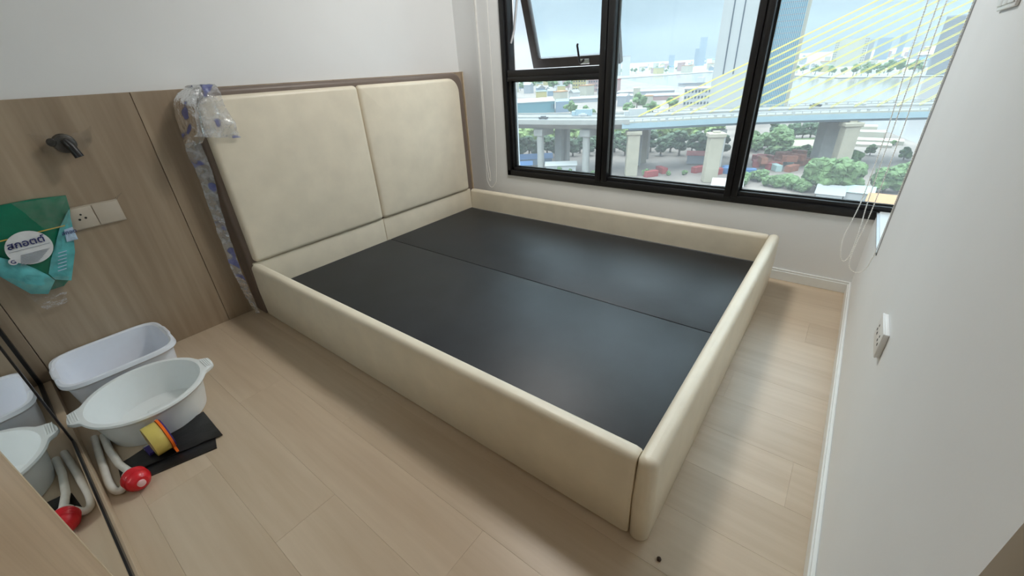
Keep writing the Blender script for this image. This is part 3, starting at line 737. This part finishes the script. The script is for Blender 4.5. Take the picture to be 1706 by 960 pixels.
b = bm_new(); rot_box(b, tc0+ta*.040-tv*.036-tw*.046, (.030, .010, .008), ta, tw, tv, .002); part(td, 'lever', b, 'orange', True)
b = bm_new(); bmesh.ops.create_icosphere(b, subdivisions=2, radius=.006, matrix=Matrix.Translation((1.061, .322, .004)))
for v in b.verts: v.co += noise.noise_vector(v.co*200)*.002; v.co.z = max(v.co.z, 0)
solo('crumb', b, 'crumb', 'tiny brown crumb on the floor before the bed corner', 'crumb', (1.061, .322, 0))

# fill lamp added out of view on the ceiling to brighten the room
cl_ = thing('fill_light', 'round white fill light added out of view above the bed', 'fill light', (2.35, 1.35, CH))
part(cl_, 'fill_housing', lathe(bm_new(), (2.35, 1.35, CH), (0, 0, -1), [(0, .25), (.03, .25), (.045, .24)], 32, True, False), 'plast', True)
em, n_, l_, b_ = new_mat('fill_lamp_glow'); b_.inputs['Emission Color'].default_value = (1, .97, .92, 1); b_.inputs['Emission Strength'].default_value = FILL_LAMP
M['emit'] = em
part(cl_, 'fill_disc', lathe(bm_new(), (2.35, 1.35, CH-.045), (0, 0, -1), [(0, .24), (.012, .22), (.018, .1)], 32), 'emit', True)

# ------------------------------------------------------------------ OUTDOORS, seen from a high floor; street level is 45 m below the room
G = -45.0
def P(az, d, z=G): a = math.radians(az); return (d*math.cos(a), d*math.sin(a), z)
def ground(name, pts, z, mt, label, thick=.5):
    b = bm_new(); vs = [b.verts.new((p[0], p[1], z)) for p in pts]; f = b.faces.new(vs)
    r = bmesh.ops.extrude_face_region(b, geom=[f]); 
    for v in [e for e in r['geom'] if isinstance(e, bmesh.types.BMVert)]: v.co.z -= thick
    bmesh.ops.recalc_face_normals(b, faces=b.faces[:])
    return struct(name, b, mt, label, 'ground')
ground('river_water', [(-100, -9000), (12000, -9000), (12000, 9000), (-100, 9000)], G-1.2, 'river_water', 'pale brown river winding behind the bridge')
ground('near_ground', [P(*q) for q in ((-14, 235), (-6, 300), (-3, 345), (1, 400), (6, 470), (14, 770), (21, 1040), (24.5, 1420), (45, 1600), (62, 700), (62, 25), (-60, 25), (-50, 180))], G, 'bare_ground', 'bare yard ground around the bridge piers')
ground('far_ground', [P(*q) for q in ((-40, 900), (-5, 1000), (2.4, 1020), (8, 1250), (14.8, 1690), (24, 1500), (30, 1500), (45, 1650), (50, 12000), (0, 12000), (-40, 12000))], G, 'far_ground', 'hazy far bank of the river')
ground('lawn_ground', [P(*q) for q in ((2.4, 262), (6.8, 246), (7.2, 300), (2.6, 318))], G+.25, 'lawn', 'green lawn beside the river terraces')
ground('path_ground', [P(*q) for q in ((2.6, 285), (5.8, 280), (6.1, 300), (2.9, 307))], G+.45, 'sand_path', 'sandy path curving over the lawn')

# --- cable-stayed bridge
br = thing('cable_stayed_bridge', 'long road bridge with yellow stay cables, pale blue girder and concrete piers', 'bridge', (205, 44, G))
edge = [Vector(p) for p in ((150, 260, 0), (160, 190, 0), (169, 129, 0), (174, 98, 0), (181, 75, 0), (204, 44, 0), (226, 5, 0), (237, -21, 0), (265, -80, 0), (310, -160, 0), (360, -240, 0))]
pl = smooth_path(edge, 8)
def at_edge(s0):       # parameter = arc length
    acc = 0
    for a, b2 in zip(pl[:-1], pl[1:]):
        d = (b2-a).length
        if acc+d >= s0: t = (b2-a).normalized(); return a + t*(s0-acc), t
        acc += d
    return pl[-1], (pl[-1]-pl[-2]).normalized()
def sweep(prof, s0, s1, n):
    """prof = closed list of (offset away from the viewer, z)"""
    rg = []
    for i in range(n+1):
        p, t = at_edge(s0+(s1-s0)*i/n); nr = Vector((-t.y, t.x, 0)); nr = nr if nr.x > 0 else -nr
        rg.append([(p.x+nr.x*o, p.y+nr.y*o, z) for o, z in prof])
    return rings_mesh(bm_new(), rg)
def arc_of(x, y):
    best = (1e9, 0); s0 = 0
    while s0 < 640:
        p, _ = at_edge(s0); d = (p-Vector((x, y, 0))).length
        if d < best[0]: best = (d, s0)
        s0 += 1
    return best[1]
SS = arc_of(180, 77)
def rect(o0, o1, z0, z1): return [(o0, z0), (o1, z0), (o1, z1), (o0, z1)]
part(br, 'viaduct_deck', sweep([(5, -25.2), (27, -25.2), (32, -22.6), (32, -22.0), (0, -22.0), (0, -22.8)], 0, SS, 24), 'concrete', label='pale concrete viaduct deck')
part(br, 'road_surface', sweep(rect(.5, 31.5, -21.99, -21.85), 0, 620, 60), 'asphalt')
part(br, 'parapet', sweep(rect(-.1, .4, -22.6, -20.7), 0, SS, 24), 'concrete')
part(br, 'parapet', sweep(rect(31.6, 32.1, -22.6, -20.9), 0, SS, 24), 'concrete')
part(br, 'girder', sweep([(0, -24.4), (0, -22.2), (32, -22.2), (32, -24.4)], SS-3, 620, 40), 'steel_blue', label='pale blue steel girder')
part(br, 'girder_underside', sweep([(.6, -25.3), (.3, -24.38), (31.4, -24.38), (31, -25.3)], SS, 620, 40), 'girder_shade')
part(br, 'median_barrier', sweep(rect(15.4, 16.6, -21.9, -21.0), 0, 620, 60), 'concrete')
for off in (.2, 31.8):
    part(br, 'guard_rail', sweep(rect(off-.1, off+.1, -20.9, -20.6), SS, 620, 40), 'rail_white')
    part(br, 'kerb_panel', sweep(rect(off-.12, off+.12, -22.2, -21.6), SS, 620, 40), 'wall_cream')
    b = bm_new(); s0 = SS+2
    while s0 < 420:
        p, t = at_edge(s0); nr = Vector((-t.y, t.x, 0)); nr = nr if nr.x > 0 else -nr
        q = p + nr*off; rot_box(b, (q.x, q.y, -21.3), (1.2 if int(s0) % 3 == 0 else .35, .3, 1.4), t, nr, (0, 0, 1)); s0 += 3.4
    part(br, 'rail_post', b, 'rail_white', kind='stuff')
# piers
def round_pier(x, y, r):
    b = bm_new(); lathe(b, (x, y, G), (0, 0, 1), [(0, r), (16.5, r)], 14); rot_box(b, (x+3, y, G+18.1), (10.5, 5.2, 3.4), (1, 0, 0), (0, 1, 0), (0, 0, 1), .5)
    part(br, 'pier', b, 'concrete')
for x, y in ((176, 120), (180, 97)): round_pier(x, y, 1.7)
for x, y in ((192, 119), (196, 118), (207, 126), (196, 94)): 
    b = bm_new(); box(b, x-1.6, x+1.6, y-1.9, y+1.9, G, -25.2); part(br, 'pier', b, 'concrete')
def box_pier(x, y, w, mt, cap=True, d=4.5):
    t = Vector((.5, -.866, 0)); nr = Vector((.866, .5, 0)); b = bm_new()
    rot_box(b, (x, y, (G-27.2)/2), (w, d, -27.2-G), t, nr, (0, 0, 1), .25)
    if cap: rot_box(b, (x, y, -26.5), (w*1.25, d*1.2, 1.6), t, nr, (0, 0, 1), .3); rot_box(b, (x, y, -25.5), (w*.5, d*.5, .8), t, nr, (0, 0, 1))
    part(br, 'pier', b, mt)
box_pier(184, 76, 5.2, 'warm_concrete'); box_pier(205, 83, 5, 'concrete', False); box_pier(212, 82, 3.2, 'warm_concrete', False); box_pier(222, 85, 4, 'concrete', False)
box_pier(187, 43, 5.2, 'warm_concrete'); box_pier(208, 47, 5.6, 'concrete', False)
box_pier(229, 1.5, 5.6, 'warm_concrete'); box_pier(243, 8.5, 7.5, 'concrete', False, 7)
# tower (out of sight on the right) and its stay cables
tp, tt = at_edge(arc_of(307, -146)); tn = Vector((-tt.y, tt.x, 0)); tn = tn if tn.x > 0 else -tn
tc_ = tp + tn*16
b = bm_new(); lathe(b, (tc_.x, tc_.y, G), (0, 0, 1), [(0, 5), (60, 3.6), (140, 2.2)], 12); part(br, 'pylon', b, 'wall_white')
s_first, s_last = arc_of(166, 72) + 20, arc_of(250, -55)
sA = arc_of(185, 72)
for i in range(19):
    sI = sA + (s_last-sA)*i/18
    p, t = at_edge(sI); nr = Vector((-t.y, t.x, 0)); nr = nr if nr.x > 0 else -nr
    for k in (-.9, .9):
        a = p + nr*(16+k); zt = 91-1.6*i
        part(br, 'stay_cable', tube(bm_new(), [(a.x, a.y, -21.4), (tc_.x+nr.x*k*.6, tc_.y+nr.y*k*.6, zt)], .14, 5), 'cable_yellow')
# cars
def vehicle(i, s0, off, kind, mt, label):
    p, t = at_edge(s0); nr = Vector((-t.y, t.x, 0)); nr = nr if nr.x > 0 else -nr; c = p + nr*off; z = -21.85; b = bm_new()
    if kind == 'car':
        rot_box(b, (c.x, c.y, z+.75), (4.5, 1.8, .8), t, nr, (0, 0, 1), .15); rot_box(b, (c.x, c.y, z+1.3), (2.4, 1.6, .6), t, nr, (0, 0, 1), .2)
    else:
        rot_box(b, (c.x, c.y, z+1.9), (8, 2.5, 2.9), t, nr, (0, 0, 1), .1); rot_box(b, (c.x-t.x*5, c.y-t.y*5, z+1.5), (1.9, 2.4, 2.1), t, nr, (0, 0, 1), .2)
    for k in (-1, 1):
        for q in (-1, 1): lathe(b, (c.x+t.x*1.5*k+nr.x*.8*q, c.y+t.y*1.5*k+nr.y*.8*q, z+.4), nr, [(-.1, .35), (.1, .35)], 8)
    solo(kind, b, mt, label, 'vehicle', (c.x, c.y, z))
vehicle(0, arc_of(175, 92)-12, 24, 'car', 'car_white', 'white car on the bridge road left of the cables')
vehicle(1, arc_of(170, 120), 12, 'car', 'car_dark', 'dark car on the viaduct seen in the lower left pane')
vehicle(2, arc_of(174, 100)-4, 25, 'truck', 'steel_blue', 'pale blue truck on the viaduct seen in the lower left pane')
vehicle(3, arc_of(181, 75)+6, 22, 'truck', 'wall_white', 'white truck beside the first yellow cable on the bridge')
vehicle(4, arc_of(226, 5), 25, 'car', 'car_dark', 'dark car on the bridge before the brown river')
vehicle(5, arc_of(226, 5)+14, 24, 'car', 'car_white', 'white car on the bridge following the dark car')

# --- tall tower beyond the bridge: white slab joined to a blue glass block
ot = thing('office_tower', 'tall white slab tower joined to a blue glass block beyond the bridge', 'building', P(10.5, 415))
def block(bm, az0, az1, d, depth, z0, z1, mi=0):
    a, c = Vector(P(az0, d, 0)), Vector(P(az1, d, 0)); u = (c-a).normalized(); n_ = Vector((-u.y, u.x, 0)); n_ = n_ if n_.x > 0 else -n_
    m_ = (a+c)/2 + n_*depth/2
    rot_box(bm, (m_.x, m_.y, (z0+z1)/2), ((c-a).length, depth, z1-z0), u, n_, (0, 0, 1)); return u, n_
b = bm_new(); block(b, 14.35, 10.75, 400, 24, G, 75); part(ot, 'white_slab', b, 'wall_white')
b = bm_new(); block(b, 13.35, 13.22, 399.6, .5, -12, 75); block(b, 12.35, 12.22, 399.6, .5, -12, 75); part(ot, 'joint_line', b, 'window_dark')
b = bm_new(); block(b, 10.75, 9.75, 404, 20, G, 75); part(ot, 'grey_strip', b, 'wall_grey')
b = bm_new(); u_, n__ = block(b, 9.75, 6.75, 410, 34, G, 70); part(ot, 'glass_block', b, 'tower_blue', label='blue glass tower block')
b = bm_new(); block(b, 6.78, 6.40, 410.5, 30, G, 70); part(ot, 'end_strip', b, 'wall_cream')
b = bm_new()
for k in range(19): block(b, 9.74-k*.165, 9.68-k*.165, 409.2, .9, -44, 70)
part(ot, 'facade_fin', b, 'tower_fin', kind='stuff')
b = bm_new()
for k in range(30): block(b, 9.74, 6.76, 409.75, .3, -44+k*3.8, -43.4+k*3.8)
part(ot, 'floor_band', b, 'wall_bluegrey', kind='stuff')

# --- named buildings
def building(name, label, az0, az1, d, depth, z1, wall, roof=None, rows=0, cols=0, win='window_dark', z0=G, group=None, slabs=0):
    t = thing(name, label, 'building', P((az0+az1)/2, d), group)
    b = bm_new(); block(b, az0, az1, d, depth, z0, z1); part(t, 'walls', b, wall)
    if roof: b = bm_new(); block(b, az0+.03, az1-.03, d-.5, depth+1, z1-.4, z1+.5); part(t, 'roof', b, roof)
    if rows and cols:
        if rows*cols <= 60:
            for r in range(rows):
                for c in range(cols):
                    b = bm_new(); da = (az1-az0)/cols; h = (z1-z0)/rows
                    block(b, az0+da*(c+.22), az0+da*(c+.78), d-.2, .4, z0+h*(r+.3), z0+h*(r+.75)); part(t, 'window', b, win)
        else:
            b = bm_new(); da = (az1-az0)/cols; h = (z1-z0)/rows
            for r in range(rows):
                for c in range(cols): block(b, az0+da*(c+.22), az0+da*(c+.78), d-.2, .4, z0+h*(r+.3), z0+h*(r+.75))
            part(t, 'window', b, win, kind='stuff')
    if slabs:
        b = bm_new(); h = (z1-z0)/slabs
        for r in range(slabs): block(b, az0, az1, d-1.2, 1.4, z0+h*r, z0+h*(r+.45))
        part(t, 'balcony', b, wall, kind='stuff')
    return t
building('exhibition_hall', 'long blue-green glass hall with flat pale roof behind the viaduct', 38.5, 32.4, 505, 60, -33.5, 'glass_hall', 'roof_white', 1, 20, 'window_dark')
building('hall_annex', 'plain blue-grey hall annex beside the glass hall', 32.3, 30.6, 500, 40, -34.0, 'wall_bluegrey')
building('office_block', 'white office block with a row of dark windows left of the tall tower', 17.1, 14.2, 520, 30, -28, 'wall_white', 'roof_white', 3, 8)
building('hotel_block', 'wide cream hotel block with gridded windows across the river', 3.55, .95, 1650, 40, 24, 'wall_cream', None, 12, 16)
building('hotel_wing', 'grey-brown wing behind the cream hotel block', 0.90, .50, 1700, 60, 20, 'wall_grey')
building('condominium_tower', 'tall white condominium with banded balconies at the right wall edge', -3.95, -5.6, 1020, 40, 37, 'wall_grey', None, 0, 0, slabs=34)
building('skyscraper', 'hazy blue skyscraper on the far skyline, tallest there', 16.1, 15.4, 3000, 60, 100, 'wall_bluegrey')
building('skyscraper', 'shorter hazy blue tower joined to the tallest far skyscraper', 16.5, 16.1, 3020, 60, 45, 'wall_bluegrey')
building('skyscraper', 'small hazy grey tower alone on the far skyline', 19.2, 18.6, 3000, 60, 20, 'wall_bluegrey')
building('apartment_tower', 'slim white apartment tower with red top beside the open sash', 24.4, 23.5, 1750, 30, 17, 'wall_white', 'wall_pink')
building('apartment_tower', 'broader white apartment tower left of the red-topped one', 25.3, 24.5, 1800, 30, 5, 'wall_white')
building('office_slab', 'pale blue-grey office slab right of the cream hotel', .3, -.8, 2300, 50, 28, 'wall_bluegrey')
building('office_slab', 'narrow grey-blue slab near the right window chain', -1.3, -1.75, 2000, 40, 35, 'wall_bluegrey')
building('office_slab', 'low wide grey slab behind the right window chain', -2.2, -3.2, 2200, 40, 8, 'wall_grey')
building('apartment_block', 'yellow apartment block at the top of the lower left pane', 30.2, 28.6, 800, 25, -22, 'wall_yellow', None, 4, 5)
building('apartment_block', 'pink and white apartment block right of the yellow block', 28.3, 26.9, 850, 25, -18, 'wall_pink', 'roof_white', 4, 5)
building('apartment_block', 'narrow cream block standing over the grey warehouses', 22.9, 22.1, 560, 16, -27, 'wall_cream')
for i, (a0, a1, d, z) in enumerate(((24.8, 18.2, 700, -39.5), (21.5, 17.6, 610, -40), (25.5, 22.9, 640, -41), (30.6, 26.5, 620, -40.5))):
    building('warehouse', ['wide grey warehouse roof before the river', 'grey warehouse with pale wall behind the viaduct trees', 'small low grey warehouse left of the cream block', 'long grey warehouse below the yellow block'][i], a0, a1, d, 45, z, 'wall_grey' if i != 1 else 'wall_pink', 'roof_grey')
# sheds and yard under the bridge
def shed(label, az0, az1, d, depth, h, roof, wall='wall_white'):
    t = thing('shed', label, 'shed', P((az0+az1)/2, d))
    a, c = Vector(P(az0, d, 0)), Vector(P(az1, d, 0)); u = (c-a).normalized(); n_ = Vector((-u.y, u.x, 0)); n_ = n_ if n_.x > 0 else -n_
    b = bm_new(); block(b, az0, az1, d, depth, G, G+h); part(t, 'walls', b, wall)
    m0, m1 = a-u*.6, c+u*.6; rg = []
    for q in (m0, m1): rg.append([tuple(q-n_*.6+Vector((0, 0, G+h))), tuple(q+n_*depth*.5+Vector((0, 0, G+h+depth*.16))), tuple(q+n_*(depth+.6)+Vector((0, 0, G+h))), tuple(q+n_*depth*.5+Vector((0, 0, G+h-.05)))])
    part(t, 'roof', rings_mesh(bm_new(), rg), roof)
shed('long shed with bright blue roof at the left behind the first pier', 37.5, 32.8, 226, 11, 3.2, 'roof_blue', 'wall_bluegrey')
shed('second blue-roofed shed just in front of the long one', 38.5, 35.5, 212, 8, 3.0, 'roof_blue', 'wall_bluegrey')
shed('long white shed between the two round piers', 33.6, 29.6, 206, 8, 3.4, 'roof_white')
shed('red-roofed shed left of the tall warm pier', 15.8, 13.0, 226, 9, 4.0, 'roof_red', 'wall_grey')
shed('small white shed beneath the middle mullion', 12.4, 9.2, 176, 10, 2.6, 'roof_white')
shed('curved grey-white roof at the bottom of the right pane', 1.6, -.8, 176, 12, 2.4, 'roof_grey')
shed('pale teal roof beside the grey roof, right pane', -.9, -3.2, 180, 9, 3.0, 'roof_teal')
shed('orange roof in the lowest right corner of the right pane', -3.0, -5.2, 172, 10, 2.6, 'roof_orange')
rv = thing('riverside_terrace', 'stepped cream riverside terraces behind the rightmost pier', 'terrace', P(-1.5, 320))
for k, (a0, a1, d, z) in enumerate(((3.0, -3.4, 292, 1.2), (2.8, -4.2, 302, 2.0), (2.5, -2.6, 322, 3.4), (2.3, -1.8, 332, 5.0))):
    b = bm_new(); block(b, a0, a1, d, 9, G, G+z); part(rv, 'tier', b, 'wall_cream')
b = bm_new(); block(b, 3.2, 1.6, 336, 12, G+4, G+8); part(rv, 'pavilion', b, 'roof_orange')
rnd = random.Random(3)
yard = [('rust', 'rust red container stacked in the yard beneath the bridge'), ('roof_red', 'dark red container lying in the yard beneath the bridge'), ('roof_teal', 'pale teal container in the yard beneath the bridge'), ('roof_blue', 'bright blue container at the yard edge')]
proto = {}
for i in range(34):
    k = 0 if i < 16 else 1 if i < 26 else 2 if i < 29 else 3
    az = rnd.uniform(3.0, 8.2) if k < 3 else rnd.uniform(7.0, 11.0); d = rnd.uniform(219, 242) if k < 3 else rnd.uniform(203, 212)
    if i in (20, 21, 22, 23): az, d = rnd.uniform(12, 20), rnd.uniform(196, 212)
    if k not in proto:
        b = bm_new(); box(b, -3, 3, -1.3, 1.3, 0, 2.6, .06, 1)
        for q in range(9): box(b, -2.8+q*.66, -2.5+q*.66, -1.36, 1.36, .15, 2.45)
        o = to_obj('container', b, yard[k][0]); proto[k] = o
    else: o = link(proto[k].copy())
    describe(o, yard[k][1], 'container', ['rust containers in the yard', 'red containers in the yard', 'teal containers in the yard', 'blue containers in the yard'][k])
    o.location = P(az, d, G + (2.6 if k == 0 and i % 3 == 0 else 0)); o.rotation_euler = (0, 0, rnd.uniform(0, 3.1))
# --- trees
taken = []
def free(x, y, r):
    for (a, b2, c) in taken:
        if (x-a)**2+(y-b2)**2 < (r+c)**2: return False
    taken.append((x, y, r)); return True
for t_ in list(COL.objects):      # keep clear of the buildings and sheds already standing
    if t_.get('category') in ('building', 'shed', 'terrace'):
        for c_ in t_.children:
            if c_.name.split('.')[0] in ('walls', 'tier'):
                n_s = 12; bb_ = [Vector(v)+t_.location for v in c_.bound_box]
                vs_ = [v.co+t_.location for v in c_.data.vertices if v.co.z+t_.location.z < G+8]
                if vs_:
                    x0_, x1_, y0_, y1_ = min(v.x for v in vs_), max(v.x for v in vs_), min(v.y for v in vs_), max(v.y for v in vs_)
                    a_, b2_ = vs_[0], max(vs_, key=lambda v: (v-vs_[0]).length)
                    for q in range(n_s+1):
                        p_ = a_.lerp(b2_, q/n_s); taken.append((p_.x, p_.y, max(8, min(x1_-x0_, y1_-y0_)*.6)))
def tree_mesh(seed, h, r, mt, clumps, sub=2, trunk=True, tall=1.0, low=.42):
    q = random.Random(seed); b = bm_new()
    if trunk:
        tube(b, [(0, 0, 0), (.1*r*.2, 0, h*.3), (0, 0, h*.62)], .2, 6, [.045*h, .03*h, .018*h])
    nt_ = len(b.faces)
    for k in range(clumps):
        a = q.uniform(0, 2*PI); rr = r*.62*math.sqrt(q.random()); z = h*low + (h*(.92-low))*q.random()*(1-.35*rr/r); cr_ = r*q.uniform(.30, .52)
        m_ = bmesh.ops.create_icosphere(b, subdivisions=sub, radius=cr_, matrix=Matrix.Translation((rr*math.cos(a), rr*math.sin(a), z)) @ Matrix.Diagonal((1, 1, .82*tall, 1)))
        for v in m_['verts']: v.co += noise.noise_vector(v.co*(2.2/cr_) + Vector((seed, 0, 0)))*cr_*.42
    b.faces.ensure_lookup_table()
    for i, f in enumerate(b.faces): f.material_index = 1 if i < nt_ else 0
    return b
TM = {}
def tree(kind, label, group, az, d, s, seed=0, cat='tree', name='tree'):
    if kind == 'far' and not free(P(az, d)[0], P(az, d)[1], 5*s): return
    if kind not in TM:
        spec = {'big': (11, 10, 5.2, 'leaf_mid', 26, 3), 'mid': (12, 10, 4.4, 'leaf_mid', 16, 2), 'dark': (13, 13, 4.0, 'leaf_dark', 24, 2), 'light': (14, 10, 4.0, 'leaf_light', 20, 2), 'far': (15, 9, 5.0, 'leaf_mid', 9, 1), 'bush': (16, 4.2, 3.0, 'leaf_mid', 12, 2)}[kind]
        o = to_obj(name, tree_mesh(*spec[:3], spec[3], spec[4], spec[5], low=.42 if kind == 'far' else .30 if kind == 'big' else .24), [spec[3], 'bark']); TM[kind] = o
    else: o = link(TM[kind].copy())
    o.name = name
    describe(o, label, cat, group); o.location = P(az, d); o.scale = (s, s, s*rnd.uniform(.9, 1.12)); o.rotation_euler = (0, 0, rnd.uniform(0, 6.2)); return o
i = 0
for k in range(24):      # tall dark row behind the piers
    az = 38 - k*1.12 + rnd.uniform(-.2, .2); tree('dark', 'tall dark tree in the row behind the bridge piers', 'dark trees behind the piers', az, (246 if k % 2 else 256)+rnd.uniform(-1, 1), rnd.uniform(.85, 1.05))
for k in range(14):
    az = 37.5 - k*1.85 + rnd.uniform(-.4, .4); tree('light', 'light green tree rising behind the dark row of trees', 'light trees behind the dark row', az, (272 if k % 2 else 286), rnd.uniform(1.55, 1.75))
for az, d, s in ((1.7, 190, 1.08), (.4, 186, 1.12), (-.8, 193, 1.1)): tree('big', 'large rounded green tree at the bottom of the right pane', 'large trees in the right pane', az, d, s)
for az, d, s in ((-4.0, 196, .95), (-5.3, 200, .95)): tree('big', 'large green tree behind the bead chain, right pane corner', 'trees behind the bead chain', az, d, s)
for k in range(14): tree('bush', 'low green bush in front of the containers', 'bushes before the yard', 2.2+k*.55+rnd.uniform(-.2, .2), rnd.uniform(185, 200), rnd.uniform(.7, 1.1), cat='bush', name='bush')
for k in range(10): tree('bush', 'low bush on the ground below the left piers', 'bushes below the left piers', 13+k*2.4+rnd.uniform(-.6, .6), rnd.uniform(196, 206), rnd.uniform(.4, .7), cat='bush', name='bush')
for k in range(12): tree('mid', 'green tree by the lawn in the middle of the right pane', 'trees by the lawn', rnd.uniform(5.2, 10), rnd.uniform(262, 300), rnd.uniform(.8, 1.1))
for k in range(8): tree('dark', 'dark tree along the back edge of the lawn', 'trees along the lawn back edge', 2.2+k*.7, rnd.uniform(305, 325), rnd.uniform(.7, .9))
for k in range(9): tree('bush', 'dark bush between the lawn and the containers', 'bushes between lawn and yard', 2.6+k*.55, rnd.uniform(246, 254), rnd.uniform(.8, 1.2), cat='bush', name='bush')
for az, d, s in ((-1.9, 268, .55), (-4.6, 262, .6), (-3.4, 300, .35)): tree('mid', 'small tree on the riverside terraces', 'trees on the terraces', az, d, s)
tree('bush', 'bright green netted shrub against the rightmost pier', None, -.75, 244, 1.3, cat='shrub', name='shrub').data = TM['bush'].data
for k in range(16): tree('far', 'green tree beyond the viaduct near the glass hall', 'trees beyond the viaduct', rnd.choice((rnd.uniform(27, 31), rnd.uniform(18, 24))), rnd.uniform(380, 470), rnd.uniform(1.2, 1.9))
for k in range(40):
    az = rnd.uniform(17, 37); tree('far', 'distant tree among the houses of the far city', 'distant city trees', az, rnd.uniform(760, 1350) if az > 26 else rnd.uniform(1750, 2600), rnd.uniform(1.2, 2.4))
for k in range(40):
    az = rnd.uniform(-5.5, 9); tree('far', 'distant tree on the bank across the river', 'trees across the river', az, 1040+max(0, az-2)*42+rnd.uniform(0, 160), rnd.uniform(1.4, 2.6))
# --- houses of the city
HM = []
walls_ = ['wall_white', 'wall_cream', 'wall_grey', 'wall_pink', 'wall_bluegrey', 'wall_yellow', 'wall_white', 'wall_cream']
roofs_ = ['roof_grey', 'roof_orange', 'roof_white', 'roof_red', 'roof_grey', 'roof_teal', 'roof_blue', 'roof_white']
for k in range(8):
    b = bm_new(); w_, d_, h_ = 9+2*(k % 3), 8+(k % 2)*4, 6+(k % 4)*3
    box(b, -w_/2, w_/2, -d_/2, d_/2, 0, h_)
    if k % 2 == 0:
        nf = len(b.faces); rings_mesh(b, [[(-w_/2-.5, -d_/2-.5, h_), (-w_/2-.5, 0, h_+3), (-w_/2-.5, d_/2+.5, h_)], [(w_/2+.5, -d_/2-.5, h_), (w_/2+.5, 0, h_+3), (w_/2+.5, d_/2+.5, h_)]])
    else: nf = len(b.faces); box(b, -w_/2-.3, w_/2+.3, -d_/2-.3, d_/2+.3, h_, h_+.8)
    b.faces.ensure_lookup_table()
    for i, f in enumerate(b.faces): f.material_index = 0 if i < nf else 1
    HM.append(to_obj('house', b, [walls_[k], roofs_[k]]))
used = set()
LOOKS = ['low white house with grey gabled roof', 'cream block with flat orange roof', 'tall grey house with white gabled roof', 'pink block with flat red roof', 'low blue-grey house with grey gabled roof', 'yellow block with flat teal roof', 'wide white house with blue gabled roof', 'tall cream block with flat white roof']
def house(az, d, s, label, group):
    x, y, _ = P(az, d); r = 9.5*s
    if not free(x, y, r): return
    k = rnd.randrange(8)
    label = label.replace('#', LOOKS[k])
    if k in used: o = link(HM[k].copy())
    else: o = HM[k]; used.add(k)
    describe(o, label, 'house', group); o.location = P(az, d); o.scale = (s, s, s); o.rotation_euler = (0, 0, rnd.uniform(0, 3.1))
for k in range(95): house(rnd.uniform(24.5, 38.5), rnd.uniform(640, 1350), rnd.uniform(.9, 1.7), '# in the dense near bank city', 'houses of the near bank city')
for k in range(8): house(rnd.uniform(19, 30), rnd.uniform(480, 600), rnd.uniform(.8, 1.2), '# just beyond the viaduct trees', 'houses beyond the viaduct')
for k in range(110): house(rnd.uniform(8, 33), 1750+rnd.random()**1.5*2500, rnd.uniform(1.0, 2.4), '# on the hazy far bank', 'distant far bank buildings')
for k in range(60): house(rnd.uniform(-6, 8), 1180+max(0, 0)+rnd.random()**1.5*1900, rnd.uniform(1.0, 2.2), '# across the river, right of the tower', 'distant buildings right of the tower')
bt = thing('cargo_ship', 'small grey cargo ship on the river left of the white tower', 'ship', P(16.4, 960, G-1.2))
b = bm_new(); rg = []
for t_, w_ in ((-1, .5), (-.7, 1), (.6, 1), (1, .1)): rg.append([(P(16.4, 960)[0]+8*y_*w_, P(16.4, 960)[1]+26*t_, G-1.2+z_) for y_, z_ in ((-.8, 0), (.8, 0), (1, 4.5), (-1, 4.5))])
part(bt, 'hull', rings_mesh(b, rg), 'wall_grey')
b = bm_new(); p_ = P(16.4, 960); box(b, p_[0]-5, p_[0]+5, p_[1]-22, p_[1]-10, G+3, G+12); part(bt, 'bridge_house', b, 'wall_white')

# --- aerial haze over the city and the river
hz_m = bpy.data.materials.new('city_haze'); hz_m.use_nodes = True
n = hz_m.node_tree.nodes; n.clear(); o_ = n.new('ShaderNodeOutputMaterial'); vs = n.new('ShaderNodeVolumeScatter')
vs.inputs['Color'].default_value = (.70, .82, .92, 1); vs.inputs['Density'].default_value = .00010
hz_m.node_tree.links.new(vs.outputs[0], o_.inputs['Volume']); M['haze'] = hz_m
hz_ = to_obj('haze', box(bm_new(), 60, 5200, -2500, 4500, G-20, 260), 'haze')
hz_['kind'] = 'stuff'; describe(hz_, 'pale humid haze over the river and the far city', 'haze')
